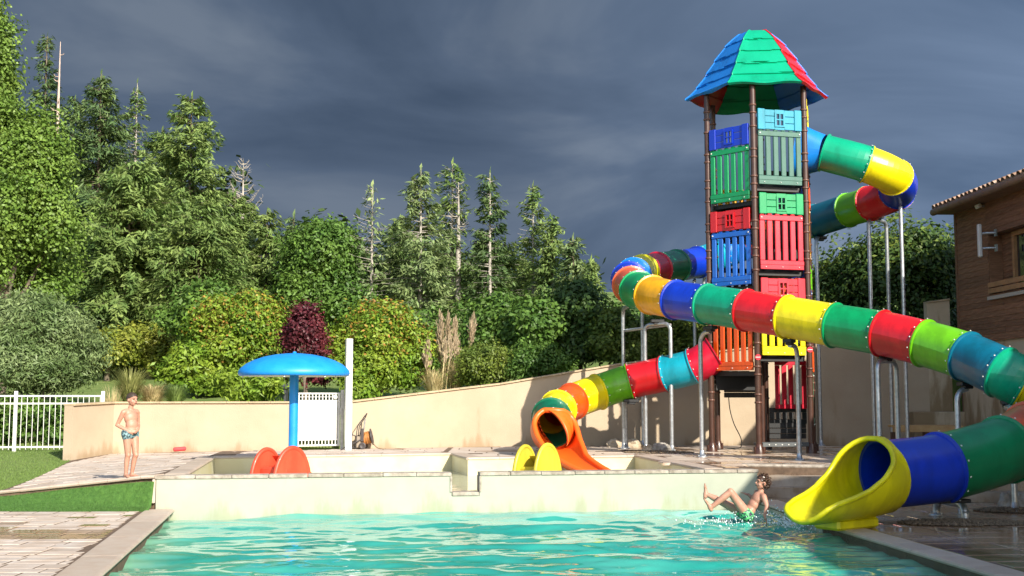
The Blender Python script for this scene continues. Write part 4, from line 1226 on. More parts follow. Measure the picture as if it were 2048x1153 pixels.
# gate
gx0, gx1 = at(592, 800, 26.55).x, at(680, 800, 27.05).x; gy0, gy1 = 26.55, 27.05
gz0, gz1 = at(640, 893, 26.8).z, at(640, 786, 26.8).z
gate = empty('gate', (gx0, gy0, gz0), 'white slatted metal gate standing beside the tall white post', 'gate')
ga, gb = Vector((gx0, gy0, 0)), Vector((gx1, gy1, 0)); gu = (gb - ga).normalized(); gl = (gb - ga).length; gang = math.atan2(gu.y, gu.x)
def gbox(name, s0, s1, z0, z1, th=.04, dn=0, mt=M_white, par=gate):
    c = ga + gu * (s0 + s1) / 2 + Vector((gu.y, -gu.x, 0)) * dn + Vector((0, 0, (z0 + z1) / 2)); m = MB(c); m.box(c, (s1 - s0, th, z1 - z0), rot=gang, bev=.004); return m.build(name, mt, par)
zA, zB = gz0 + .13, gz1 - .20
gbox('frame_rail', 0, gl, gz0, gz0 + .04); gbox('frame_rail', 0, gl, zA, zA + .035); gbox('frame_rail', 0, gl, zB, zB + .035); gbox('frame_rail', 0, gl, gz1 - .035, gz1); gbox('frame_rail', 0.05, gl - .05, (zB + gz1) / 2, (zB + gz1) / 2 + .012, th=.02)
gbox('frame_stile', -.02, .03, gz0 - .004, gz1 + .004, th=.046); gbox('frame_stile', gl - .05, gl, gz0 - .004, gz1 + .004, th=.046)
nsl = 12; pw = (gl - .09) / nsl
for i in range(nsl):
    gbox('slat', .033 + i * pw + .004, .033 + (i + 1) * pw - .004, zA + .037, zB - .002, th=.022)
    for (za, zb_) in ((gz0 + .042, zA - .002), (zB + .037, gz1 - .037)): gbox('picket', .033 + i * pw + pw * .3, .033 + i * pw + pw * .62, za, zb_, th=.018)
m = MB(ga + gu * (gl - .12) + Vector((0, 0, gz1 - .09))); c = ga + gu * (gl - .11) + Vector((0, -.04, gz1 - .10)); m.lathe(c, [(0, .02), (.05, .02), (.05, -.02)], n=14, M=Matrix.Rotation(R(90), 3, 'X')); m.build('lock', M_white, gate)
v = at(685, 800, 27.0)
m = MB((v.x, v.y, .5)); m.box((v.x, v.y, (.5 + at(685, 780, 27).z) / 2), (.075, .075, at(685, 780, 27).z - .5), bev=.006); m.box((v.x - .03, v.y - .045, at(0, 823, 27).z), (.06, .03, .16)); 
o = m.build('gate_post', mat('old_metal', (.42, .40, .36), .5, vary=.2, scale=9), None); tag(o, 'weathered metal latch post between the white gate and the tall white post', 'post')
v = at(697, 800, 26.6)
pb = at(697, 899, 26.0).z
m = MB((v.x, v.y, .48)); m.box((v.x, v.y, (.48 + at(697, 678, 26.6).z) / 2), (.145, .145, at(697, 678, 26.6).z - .48), rot=.35, bev=.008)
o = m.build('tall_post', M_white); tag(o, 'tall square white post standing at the end of the rising wall', 'post')
# grey bin or grill behind the wall
v = at(560, 790, 29.5)
M_dgrey = mat('dark_metal', (.05, .055, .065), .5)
t = empty('outdoor_grill', (v.x, v.y, hill_z(v.x, v.y)), 'dark grey covered grill on legs on the grass behind the wall', 'grill'); zb = hill_z(v.x, v.y)
zt1 = at(560, 768, 29.5).z
m = MB((v.x, v.y, zt1 - .1)); m.box((v.x, v.y, zt1 - .08), (.42, .4, .16), bev=.05); m.build('lid', M_dgrey, t)
for sx in (-.15, .15): m = MB((v.x + sx, v.y, zb)); m.box((v.x + sx, v.y, (zb + zt1 - .16) / 2), (.05, .3, zt1 - .16 - zb)); m.build('leg', M_dgrey, t)

# ================================================================== hose reel cart
v = at(730, 896, 27.1); cx, cy = v.x, v.y
M_orange = mat('hose_orange', (.45, .19, .05), .55, vary=.3, scale=12); M_hdark = mat('reel_dark', (.06, .05, .05), .5); M_tan = mat('reel_tan', (.30, .24, .18), .6)
t = empty('hose_reel_cart', (cx, cy, .5), 'small wheeled hose reel cart with orange hose leaning against the wall', 'hose reel')
px2m = 27.1 / 2350
def hp(px, py, dy=0): return Vector((cx + (px - 730) * px2m, cy + dy, .5 + (896 - py) * px2m))
m = MB(t.location)
for dy in (-.16, .16): m.tube([hp(714, 894, dy), hp(715, 862, dy), hp(717, 850, dy), hp(728, 834, dy)], .011, n=6)
m.tube([hp(728, 834, -.16), hp(733, 826, 0), hp(728, 834, .16)], .014, n=6); m.build('handle', M_hdark, t)
m = MB(t.location); m.tube([hp(727, 858), hp(730, 836)], .016, n=6); m.build('push_bar', M_galv, t)
m = MB(t.location); m.lathe(hp(733, 874), [(.03, -.13), (.17, -.12), (.17, -.10), (.06, -.09)], n=20, M=Matrix.Rotation(R(78), 3, 'Y')); m.build('drum_flange', M_tan, t)
m = MB(t.location); m.lathe(hp(733, 874), [(.06, .10), (.19, .11), (.19, .13), (.03, .14)], n=20, M=Matrix.Rotation(R(78), 3, 'Y')); m.build('drum_flange', M_hdark, t)
m = MB(t.location)
for k in range(7): 
    Mx = Matrix.Rotation(R(78), 3, 'Y'); c = hp(733, 874); pts = [c + Mx @ Vector(((.125 + .01 * (k % 2)) * math.cos(a), (.125 + .01 * (k % 2)) * math.sin(a), -.08 + k * .027)) for a in np.linspace(0, 6.28, 16)]
    m.tube(pts, .015, n=6, cap=False)
m.build('wound_hose', M_orange, t)
m = MB(t.location); m.box(hp(718, 882), (.13, .30, .26), bev=.02); m.build('body', M_tan, t)
m = MB(t.location); m.box(hp(726, 868, -.16), (.07, .03, .30), bev=.01); m.build('bracket', M_hdark, t)
for dy in (-.19, .17):
    m = MB(t.location); m.lathe(hp(727, 889, dy), [(0, .02), (.045, .02), (.05, .024), (.075, .02), (.08, 0), (.075, -.02), (0, -.02)], n=18, M=Matrix.Rotation(R(90), 3, 'X')); m.build('wheel', M_hdark, t)
m = MB((cx, cy, .52)); m.tube(arc_pts([hp(741, 876, -.1), hp(752, 890, -.1), hp(762, 895, -.12), hp(785, 896, -.1), hp(800, 895, -.15), hp(812, 896, -.1)], 6), .012, n=6)
o = m.build('garden_hose', mat('hose_brown', (.16, .10, .05), .5)); tag(o, 'brown hose trailing right from the reel along the foot of the wall', 'hose')
m = MB((cx, cy, .52)); m.tube(arc_pts([hp(724, 876, -.2), hp(710, 884, -.3), hp(697, 890, -.5), hp(688, 898, -.7)], 6), .012, n=6)
m.tube(arc_pts([hp(724, 874, 0), hp(712, 870, -.1), hp(702, 866, -.1)], 5), .012, n=6); m.tube(arc_pts([hp(720, 888, 0), hp(708, 892, -.1), hp(700, 894, -.1)], 5), .01, n=6)
o = m.build('garden_hose', M_hdark); tag(o, 'dark hose running left from the reel past the tall white post', 'hose')
# hanging cable under the tower
m = MB(at(1458, 800, 26.8)); m.tube(arc_pts([at(1457, 792, 26.9), at(1460, 820, 26.9), at(1468, 848, 26.9), at(1481, 875, 26.8), at(1483, 890, 26.6), fy(1476, 897, .52), fy(1440, 899, .51), fy(1412, 901, .51)], 6), .011, n=6)
o = m.build('cable', PAL['black']); tag(o, 'thin black cable hanging under the tower down to the paving', 'cable')

# red swim float on the terrace
v = tuple(Vector((at(359, 901, 25.75).x, 25.75, .5)))
m = MB(v); m.tube([Vector(v) + Vector((-.12, -.05, .045)), Vector(v) + Vector((-.10, -.04, .05)), Vector(v) + Vector((.10, .05, .065)), Vector(v) + Vector((.125, .06, .065))], [.03, .047, .047, .03], n=12)
o = m.build('foam_float', mat('float_red', (.62, .05, .055), .7)); tag(o, 'small red foam float lying on the terrace near the cream wall', 'float')
# small dark drain caps
v = fy(511, 904, .5); m = MB(v); m.lathe((v[0], v[1], .515), [(0, .012), (.05, .012), (.06, 0)], n=14); o = m.build('drain_cap', PAL['grey']); tag(o, 'small round dark cap on the terrace left of the orange toddler slide', 'drain cap')
v = fy(1143, 915, .5)

# ================================================================== rocks and gravel
def rock(name, c, size, mtl, label, seed, group=None):
    bm = bmesh.new(); bmesh.ops.create_icosphere(bm, subdivisions=3, radius=1)
    for vv in bm.verts:
        p = vv.co.copy(); d = 1 + .34 * noise.noise(p * 1.3 + Vector((seed, 0, 0))) + .20 * noise.noise(p * 3.1 + Vector((0, seed, 0))) + .09 * noise.noise(p * 7 + Vector((0, 0, seed)))
        vv.co = Vector((p.x * size[0] * d, p.y * size[1] * d, max(p.z * d, -.25) * size[2]))
    me = bpy.data.meshes.new(name); bm.to_mesh(me); bm.free(); me.materials.append(mtl)
    o = link(name, me); o.location = c; tag(o, label, 'rock', group); return o
def rk(px, py, w, h, mtl, label, seed, z=.5, D=None):
    v = Vector(fy(px, py, z)); s = v.y / 2350
    rock('rock', (v.x, v.y, z + h * s * .18), (w * s / 2, w * s / 2.6, h * s * .8), mtl, label, seed)
rk(1232, 895, 40, 17, M_rock, 'pale rock at the wall left of the slide pole', 1); rk(1263, 895, 40, 19, M_rock, 'pale rock at the wall right of the slide pole', 2)
rk(1296, 903, 22, 14, M_rock, 'small tan rock in front of the arch pole', 3); rk(1323, 903, 40, 17, M_rock2, 'grey rock beside the right leg of the arch', 4)
rk(2014, 1012, 34, 28, M_rock2, 'dark grey rock left of the last pole near the right edge', 5, z=0.0); rk(2046, 1014, 30, 26, M_rock2, 'dark grey rock right of the last pole at the picture edge', 6, z=0.0)
def gravel(cx, cy, rx, ry, n, z, label, name='gravel'):
    m = MB((cx, cy, z)); rr = random.Random(int(cx * 100))
    for i in range(n):
        a = rr.uniform(0, 6.28); q = rr.random() ** .6; s = rr.uniform(.010, .024)
        p = Vector((cx + rx * q * math.cos(a), cy + ry * q * math.sin(a), z + s * .3 + (1 - q) * .035))
        P = [p + Vector((rr.uniform(-s, s), rr.uniform(-s, s), rr.uniform(-s, s) * .6)) for _ in range(0)] 
        o6 = [(1,0,0),(-1,0,0),(0,1,0),(0,-1,0),(0,0,.7),(0,0,-.7)]
        V = [p + Vector(k) * s * rr.uniform(.7, 1.3) for k in o6]
        m.add(V, [(0,2,4),(2,1,4),(1,3,4),(3,0,4),(2,0,5),(1,2,5),(3,1,5),(0,3,5)])
    o = m.build(name, M_gravel); tag(o, label, name, kind='stuff'); return o
v = fy(1925, 1047, 0); gravel(v[0], v[1], .85, .42, 1500, .005, 'gravel patch under the low slide frame')
v = fy(2030, 1022, 0); gravel(v[0], v[1], .6, .4, 900, .005, 'gravel round the foot of the last pole')
v = fy(1318, 906, .5); gravel(v[0], v[1], .75, .5, 900, .505, 'light gravel round the rocks by the arch')

# ================================================================== wooden bench beam by the right wall
v0, v1 = fy(1786, 886, .5), fy(1905, 886, .5)
M_wood = mat('pine_wood', (.42, .25, .10), .7, col2=(.50, .33, .15), scale=5)
t = empty('bench', (v0[0], 27.6, .5), 'low rough wooden bench against the wall behind the yellow slide mouth', 'bench')
zs = at(1800, 853, 27.6).z; xa, xb = at(1786, 850, 27.6).x, at(1925, 850, 27.6).x
m = MB((xa, 27.6, zs)); m.box(((xa + xb) / 2, 27.6, zs - .06), (xb - xa, .12, .15), bev=.01); m.build('beam', M_wood, t)
m = MB((xa, 27.75, zs)); m.box(((xa + xb) / 2, 27.85, zs), (xb - xa, .3, .05), bev=.01); m.build('seat', M_wood, t)
for x in (xa + .06, (xa + xb) / 2, xb - .1): m = MB((x, 27.75, .5)); m.box((x, 27.75, (.5 + zs - .14) / 2), (.12, .12, zs - .14 - .5)); m.build('leg', mat('dark_wood', (.10, .05, .03), .7) if 'dark_wood' not in MATS else MATS['dark_wood'], t)

# concrete plinth with damp stains at the right wall
m = MB((9.6, 28.9, .5)); z_ = at(1840, 824, 29).z; x0_ = at(1826, 840, 29).x
m.box(((x0_ + 11.6) / 2, 29.1, (.4 + z_) / 2), (11.6 - x0_, .34, z_ - .4), bev=.02)
o = m.build('low_wall', M_plaster_r); tag(o, 'low damp stained beige ledge along the foot of the right wall', 'wall')

# ================================================================== wooden building
B0, BD = Vector((11.04, 29.0, 0)), Vector((.047, -1, 0)).normalized()
BN = Vector((-1, -.047, 0)).normalized()
bld = empty('wooden_building', (10.9, 29.0, .5), 'brown timber clad building with clay tiled roof at the right edge of the picture', 'building')
M_plank = mat('brown_cladding', (.16, .075, .036), .75, col2=(.26, .13, .068), scale=2.5, bump=.5, bscale=25, objvary=.16, stretch=(1.5, 1.5, 10))
M_fascia = mat('gutter_wood', (.20, .12, .075), .6, vary=.15, scale=4); M_tile = mat('clay_tile', (.30, .155, .09), .85, col2=(.44, .33, .25), scale=5, bump=.5, bscale=30, objvary=.30)
zb_s, zt_s = 3.02, 6.22
def bp_(s, n, z): return B0 + BD * s + BN * n + Vector((0, 0, z))
def bbox(name, s0, s1, n0, n1, z0, z1, mtl, par=bld, bev=0):
    c = bp_((s0 + s1) / 2, (n0 + n1) / 2, (z0 + z1) / 2); m = MB(c); Mx = Matrix((BD, -BN, Vector((0, 0, 1)))).transposed(); m.box(c, (s1 - s0, abs(n1 - n0), z1 - z0), rot=Mx, bev=bev); return m.build(name, mtl, par)
WS0, WS1, WZ0, WZ1 = 1.85, 5.6, 4.05, 5.43
bbox('plaster_base', -.0, 31, -.4, -.05, .2, zb_s, M_plaster_r)
bbox('wall_core', 0, WS0, -.4, -.03, zb_s, zt_s + .2, MATS['dark_wood']); bbox('wall_core', WS1, 31, -.4, -.03, zb_s, zt_s + .2, MATS['dark_wood']); bbox('wall_core', WS0, WS1, -.4, -.03, zb_s, WZ0, MATS['dark_wood']); bbox('wall_core', WS0, WS1, -.4, -.03, WZ1, zt_s + .2, MATS['dark_wood'])
m = MB(bp_(0, -6, 0)); m.add([bp_(0, -.02, .4), bp_(0, -8, .4), bp_(0, -8, 7.5), bp_(0, -.02, 6.3)], [(0, 1, 2, 3)]); m.build('end_wall', MATS['dark_wood'], bld)
ph = .128; z = zb_s; rr = random.Random(5)
while z < zt_s:
    s = 0.10; 
    segs = [(.10, 16)] if not (WZ0 - ph < z < WZ1) else [(.10, WS0 - .06), (WS1 + .06, 16)]
    for a, b in segs:
        s = a
        while s < min(b, 9):
            l = min(rr.choice((1.6, 2.4, 3.6, 4.8)), b - s)
            c = bp_(s + l / 2, .0, z + ph / 2); m = MB(c); Mx = Matrix((BD, -BN, Vector((0, 0, 1)))).transposed() @ Matrix.Rotation(R(-5), 3, 'X')
            m.box(c, (l - .006, .026, ph + .006), rot=Mx); m.build('plank', M_plank, bld); s += l
    z += ph
bbox('corner_board', 0, .10, -.03, .035, zb_s, zt_s, M_plank)
bbox('sill_board', 0, 9, -.03, .02, zb_s - .04, zb_s - .004, M_plank)
# window: recess, frame, glass, sill, slatted rail
M_glassd = mat('dark_glass', (.015, .018, .022), .06, spec=.8); M_frame = mat('window_wood', (.34, .18, .08), .6, vary=.15, scale=6)
w = bbox('window', WS0, WS1, -.34, -.30, WZ0, WZ1, MATS['dark_wood'])
bbox('pane', WS0 + .75, WS1 - .1, -.295, -.285, WZ0 + .1, WZ1 - .1, M_glassd, par=w)
for (s0, s1) in ((WS0 + .62, WS0 + .72), (WS0 + 1.9, WS0 + 1.98)): bbox('frame', s0, s1, -.298, -.22, WZ0, WZ1, M_frame, par=w)
bbox('frame', WS0 + .72, WS1, -.298, -.22, WZ1 - .1, WZ1, M_frame, par=w)
bbox('reveal', WS0 - .001, WS0 + .03, -.3, .03, WZ0, WZ1, M_plank, par=w)
z = WZ0
while z < WZ1 - .05: bbox('reveal_plank', WS0 + .035, WS0 + .6, -.297, -.275, z + .004, z + .124, M_plank, par=w); z += .128
for z in (WZ0 + .02, WZ0 + .16): bbox('rail_board', WS0 - .02, WS1, .04, .075, z, z + .11, M_frame, par=bld)
bbox('sill', WS0 - .02, WS1, .02, .10, WZ0 - .13, WZ0 - .05, mat('sill_pale', (.42, .38, .32), .7), par=bld)
# eave: soffit, gutter, roof slab, tiles
EO = .50
zE = 6.22
bbox('soffit', -.08, 31, -.3, EO - .06, zE, zE + .04, M_fascia)
m = MB(bp_(-.3, EO, zE)); pts = [bp_(s, EO, zE + .06) for s in np.linspace(-.12, 12, 20)]; m.tube(pts, .085, n=12); g_ = m.build('gutter', M_fascia, bld)
for s in np.arange(.3, 9, .62):
    m = MB(bp_(s, EO, zE)); m.tube([bp_(s, EO, zE + .06), bp_(s + .03, EO, zE + .06)], .092, n=12); m.build('gutter_clip', M_fascia, g_)
SLP = R(17)
m = MB(bp_(0, 0, zE)); hp_ = lambda s, q, h=0: bp_(s, EO - .04 - q * math.cos(SLP), zE + .10 + q * math.sin(SLP) + h)
m.add([hp_(-.08, 0), hp_(31, 0), hp_(31, 6), hp_(-.08, 6), hp_(-.08, 0, -.06), hp_(31, 0, -.06), hp_(31, 6, -.06), hp_(-.08, 6, -.06)], [(0,1,2,3),(7,6,5,4),(0,4,5,1),(1,5,6,2),(2,6,7,3),(3,7,4,0)])
roof_ = m.build('roof', MATS['dark_wood'], bld)
m = MB((11, 20, 6.2))
m.prism([(9.40, -3), (13.4, -3), (12.6, 10.8), (9.40, 10.8)], 6.26, 6.40, bottom=True); m.build('added_shade_canopy', M_fascia, bld)  # unseen slab, added only to shade the slide mouth and divider wall end
for y_ in (10.6, 6, 1): m = MB((9.6, y_, 0)); m.tube([(9.6, y_, 0), (9.6, y_, 6.26)], .07, n=8); m.build('added_canopy_post', M_fascia, bld)  # posts under the added shading slab, out of view
def half_tile(L=.46, r0=.095, r1=.075, th=.014):
    m = MB(); n = 8
    rows = []
    for (x, r) in ((0, r0), (L, r1)):
        rows.append([(x, -r * math.cos(math.pi * k / n), r * math.sin(math.pi * k / n)) for k in range(n + 1)])
    inn = []
    for (x, r) in ((0, r0 - th), (L, r1 - th)):
        inn.append([(x, -r * math.cos(math.pi * k / n), r * math.sin(math.pi * k / n)) for k in range(n + 1)])
    m.grid(rows, smooth=True, flip=True); m.grid(inn, smooth=True); m.grid([rows[0], inn[0]]); m.grid([inn[1], rows[1]])
    return m.build('roof_tile', M_tile, link_it=False)
TM = half_tile(); rr = random.Random(9)
upS = (hp_(0, 1) - hp_(0, 0)).normalized()
nrmS = BD.cross(upS).normalized(); 
if nrmS.z < 0: nrmS = -nrmS
sideS = nrmS.cross(upS)
Mt = Matrix((upS, sideS, nrmS)).transposed()
ncol = 0
for j, s in enumerate(np.arange(-.06, 6.6, .235)):
    for i in range(5):
        for under_ in (0, 1):
            if under_ and i > 0: continue
            p = hp_(s + (.117 if under_ else 0), i * .36 - .05 - .03 * under_ + rr.uniform(-.015, .015), .065 - .045 * under_ if not under_ else .075)
            o = link('roof_tile', TM, roof_); o.location = p - par_loc(roof_)
            Mm = Mt.copy()
            q = Mm.to_quaternion() @ Euler((math.pi if under_ else rr.uniform(-.06, .06), -.035, rr.uniform(-.03, .03))).to_quaternion()
            o.rotation_mode = 'QUATERNION'; o.rotation_quaternion = q
# rest of the slope seen at a glancing angle
m = MB(roof_.location + bld.location)
for j, s in enumerate(np.arange(-.06, 6.6, .235)):
    r_ = .095
    rows = []
    for q in (1.75, 5.9): rows.append([hp_(s, q, .06) + sideS * (-r_ * math.cos(math.pi * k / 6)) + nrmS * r_ * math.sin(math.pi * k / 6) for k in range(7)])
    m.grid(rows, smooth=True, flip=True)
o = m.build('far_tiles', M_tile, roof_); o['kind'] = 'stuff'
# wall lamp (white louvre box on two arms) and small floodlight
def on_bld(px, py, n=.0):
    k = (px - 1024) / 2350; s = (10.9 - k * 29.0 + 0) / (-.047 - k * 1.0) * -1
    # B0.x + .047 s = k (29 - s)
    s = (k * 29.0 - 10.9) / (.047 + k); y = 29.0 - s
    return s, at(px, py, y).z
s_, z0_ = on_bld(1984, 515); _, z1_ = on_bld(1984, 449)
t = empty('wall_loudspeaker', bp_(s_, .3, z0_), 'white upright box fixed by two arms to the brown timber wall', 'wall fixture')
c = bp_(s_, .34, (z0_ + z1_) / 2); m = MB(c); m.box(c, (.10, .09, z1_ - z0_), rot=math.atan2(BD.y, BD.x), bev=.02); m.build('housing', M_white, t)
for zz in (z0_ + .2, z1_ - .22):
    m = MB(c); m.tube([bp_(s_, .3, zz), bp_(s_ + .12, .2, zz), bp_(s_ + .16, .02, zz)], .028, n=8); m.box(bp_(s_ + .16, .035, zz), (.10, .03, .16), rot=math.atan2(BD.y, BD.x)); m.build('arm', M_galv, t)
s_, z_ = on_bld(1968, 413)
t = empty('floodlight', bp_(s_, .1, z_), 'small square white floodlight under the eave of the timber building', 'floodlight')
c = bp_(s_, .16, z_); m = MB(c); m.box(c, (.17, .10, .10), rot=Matrix.Rotation(math.atan2(BD.y, BD.x), 3, 'Z') @ Matrix.Rotation(R(25), 3, 'X'), bev=.012); m.build('housing', M_white, t)
m = MB(c); m.box(bp_(s_, .07, z_), (.05, .1, .04), rot=math.atan2(BD.y, BD.x)); m.build('arm', M_galv, t)
# ================================================================== vegetation
def leafmat(name, c1, c2, trans=.28, rough=.5, isl=.30):
    m = mat(name, c1, rough, col2=c2, scale=1.1, detail=3, trans=trans, isl=isl, spec=.35)
    return m
ML = {
 'broad': leafmat('leaf_broad', (0.104, 0.189, 0.027), (0.201, 0.299, 0.055)),
 'willow': leafmat('leaf_greygreen', (.095, .155, .045), (.240, .310, .130)),
 'needle': leafmat('needle_green', (0.101, 0.176, 0.044), (0.236, 0.312, 0.088), trans=.28, rough=.6),
 'needle_d': leafmat('needle_dark', (0.061, 0.116, 0.041), (0.144, 0.210, 0.066), trans=.22, rough=.6),
 'needle_p': leafmat('needle_pale', (0.129, 0.197, 0.073), (0.267, 0.335, 0.132), trans=.28, rough=.6),
 'mid': leafmat('leaf_mid', (0.061, 0.134, 0.022), (0.134, 0.232, 0.041)),
 'dark': leafmat('leaf_dark', (.038, .080, .018), (.080, .140, .030)),
 'photinia': leafmat('leaf_photinia', (.110, .215, .018), (.250, .330, .035)),
 'photinia_r': leafmat('leaf_photinia_red', (0.268, 0.244, 0.024), (0.464, 0.207, 0.061)),
 'purple': leafmat('leaf_purple', (0.067, 0.012, 0.020), (0.146, 0.027, 0.034), trans=.15),
 'hedge': leafmat('leaf_hedge', (0.067, 0.122, 0.020), (0.183, 0.232, 0.037)),
 'yellowg': leafmat('leaf_yellowgreen', (0.146, 0.195, 0.022), (0.293, 0.305, 0.049)),
 'straw': leafmat('straw', (0.439, 0.317, 0.146), (0.600, 0.512, 0.281), trans=.2), 'plume': leafmat('plume', (.36, .27, .17), (.50, .40, .27), trans=.2),
 'reed': leafmat('reed_green', (0.122, 0.171, 0.037), (0.317, 0.317, 0.110), trans=.2), 'wood': leafmat('far_wood', (0.037, 0.067, 0.022), (0.073, 0.116, 0.034), trans=.1),
}
M_bark = mat('bark', (.14, .11, .08), .9, vary=.35, scale=5, bump=.8, bscale=20)
M_barkg = mat('bark_grey', (.34, .31, .27), .9, vary=.25, scale=6, bump=.6, bscale=20)
M_barkd = mat('bark_dark', (.05, .04, .03), .9, vary=.3, scale=5)

def quads_mesh(name, P, mtl):
    """P: (n,4,3) numpy quads"""
    n = len(P); me = bpy.data.meshes.new(name)
    me.vertices.add(n * 4); me.vertices.foreach_set('co', P.reshape(-1).astype(np.float32))
    me.loops.add(n * 4); me.loops.foreach_set('vertex_index', np.arange(n * 4, dtype=np.int32))
    me.polygons.add(n); me.polygons.foreach_set('loop_start', np.arange(0, n * 4, 4, dtype=np.int32))
    me.polygons.foreach_set('loop_total', np.full(n, 4, dtype=np.int32))
    me.update(calc_edges=True); me.validate()
    for m in (mtl if isinstance(mtl, list) else [mtl]): me.materials.append(m)
    return me
def norm(a): return a / np.maximum(np.linalg.norm(a, axis=-1, keepdims=True), 1e-9)
def leaves(C, N, L, W, rg, droop=0.0, dirs=None):
    """leaf rhombi at C with normals about N"""
    n = len(C)
    r = norm(rg.normal(size=(n, 3)))
    Dn = norm(N + .0) ; T = dirs if dirs is not None else norm(np.cross(Dn, r))
    T = norm(T + np.array([0, 0, -droop])); S = norm(np.cross(T, Dn + r * .25))
    l = (L * rg.uniform(.65, 1.3, n))[:, None]; w = (W * rg.uniform(.7, 1.25, n))[:, None]
    return np.stack([C - T * l * .5, C + S * w * .5 - T * l * .06, C + T * l * .5, C - S * w * .5 - T * l * .06], 1)
def lump_dirs(rg, n, zlow=-.6):
    d = norm(rg.normal(size=(n * 2, 3))); d = d[d[:, 2] > zlow][:n]; return d
def lumpy(d, rg_seed, amp):
    ph = np.random.RandomState(rg_seed).uniform(0, 6.28, (7, 3)); f = np.array([2, 3, 3.7, 5, 6.3, 8, 10.])
    v = sum(np.sin(d @ np.random.RandomState(rg_seed + i + 1).normal(size=3) * f[i] + ph[i, 0]) / (1 + i * .35) for i in range(7))
    return 1 + amp * v / 2.2
def crown(c, rad, seed, nclump, per, L, W, csize=.28, amp=.22, zlow=-.75, shell=.55, droop=.2, box=0.0):
    """leaf quads for a lumpy crown, leaves gathered in clumps"""
    rg = np.random.default_rng(seed); c = np.array(c); rad = np.array(rad)
    d = lump_dirs(rg, nclump, zlow); nclump = len(d)
    q = np.sign(d) * np.abs(d) ** (1 - box * .5) if box else d
    r = lumpy(d, seed, amp) * (1 - (1 - shell) * rg.random(nclump) ** 1.7)
    r = r + np.where((rg.random(nclump) < .20) & (d[:, 2] > -.3), rg.uniform(.04, .36, nclump), 0)      # stray shoots break the outline
    cc = c + q * rad * r[:, None] + rg.normal(size=(nclump, 3)) * rad * .05
    wts = rg.uniform(.35, 1.65, nclump); k = np.repeat(np.arange(nclump), np.maximum(4, (per * wts).astype(int))); n = len(k)
    off = rg.normal(size=(n, 3)) * csize * np.array([1, 1, .62]) * (.35 + .42 * wts)[k][:, None]
    C = cc[k] + off
    N = norm(norm(d[k]) * .6 + norm(off) * .55 + np.array([0, 0, .55]) + rg.normal(size=(n, 3)) * .55)
    return leaves(C, N, L, W, rg, droop), cc
def branches(m, base, h0, cc, rg, k=14, r=.04):
    """limbs from the trunk to some clump centres"""
    idx = rg.choice(len(cc), min(k, len(cc)), replace=False)
    for i in idx:
        e_ = Vector(cc[i]); z = base.z + h0 + (e_.z - base.z - h0) * rg.uniform(.15, .55); z = max(z, base.z + .1)
        s = Vector((base.x, base.y, z)); mid = s.lerp(e_, .5) + Vector((0, 0, -.08 * (e_ - s).length))
        m.tube([s, mid, e_], [r, r * .65, r * .2], n=5)
def broadleaf(name, label, cat, px, ytop, ybot, hw, D, seed, key, nclump, per, L=.13, W=.075, csize=.3, amp=.18, depth=None, group=None, trunk_r=.1, extra=None, zlow=-.75, shell=.55, box=0, bark=None, gz=None, two=None):
    a = at(px, ytop, D); b = at(px, ybot, D); rx = hw / 2350 * D; rz = (a.z - b.z) / 2
    gz_ = hill_z(a.x, D) if gz is None else gz
    c = Vector((a.x, D, (a.z + b.z) / 2)); t = empty(name, (a.x, D, gz_), label, cat, group)
    amp *= 1.3; dep = depth or rx * .8
    if box or nclump < 200: Q, cc = crown(c, (rx * .93, dep, rz * .97), seed, nclump, per, L, W, csize, amp, zlow, shell, box=box)
    else:                                     # several overlapping lobes, each with its own limb
        lr = np.random.default_rng(seed + 31); NL = int(min(26, 9 + rx * rz * 1.6)); Qs_, cs_ = [], []; R3 = np.array([rx, dep, rz])
        for i in range(NL + 1):
            if i == 0: dd = np.zeros(3); fr_ = .62
            else:
                ph_ = lr.uniform(-.75, 1) if i > 2 else .9; az_ = i * 2.4 + lr.uniform(-.5, .5); hh_ = math.sqrt(max(0, 1 - ph_ ** 2)); dd = np.array([hh_ * math.cos(az_), hh_ * math.sin(az_), ph_]); fr_ = lr.uniform(.20, .40)
            cl = np.array(c) + dd * R3 * (1.0 - fr_) * lr.uniform(.92, 1.06); w_ = fr_ ** 2 * (.6 if i == 0 else 11.5 / NL)
            q_, c_ = crown(cl, R3 * fr_ * np.array([1.05, 1.05, .95]), seed + i, max(26, int(nclump * w_ * .92)), per, L, W, csize * .9, amp, zlow if i == 0 else -.85, shell); Qs_.append(q_); cs_.append(c_)
        Q = np.concatenate(Qs_); cc = np.concatenate(cs_)
    Q = Q - np.array([a.x, D, gz_]); 
    keep = Q[:, :, 2].min(axis=1) > -.05; Q = Q[keep]
    if two:
        rg = np.random.default_rng(seed + 5); hi = (Q[:, 0, 2] - Q[:, 0, 2].min()) / np.ptp(Q[:, 0, 2]); pick = rg.random(len(Q)) < two[1] * hi ** 2.2
        link('crown', quads_mesh('crown', Q[~pick], ML[key]), t); link('red_shoots', quads_mesh('red_shoots', Q[pick], ML[two[0]]), t)
    else: link('crown', quads_mesh('crown', Q, ML[key]), t)
    rg = np.random.default_rng(seed + 9); m = MB((a.x, D, gz_)); top = Vector((a.x, D, c.z + rz * .4))
    pts = [Vector((a.x, D, gz_ - .2)), Vector((a.x + rx * .05, D, (gz_ + top.z) / 2)), top]; m.tube(pts, [trunk_r, trunk_r * .7, trunk_r * .2], n=8)
    branches(m, Vector((a.x, D, gz_)), rz * .2, cc, rg, k=16, r=trunk_r * .4)
    m.build('trunk', bark or M_bark, t)
    return t

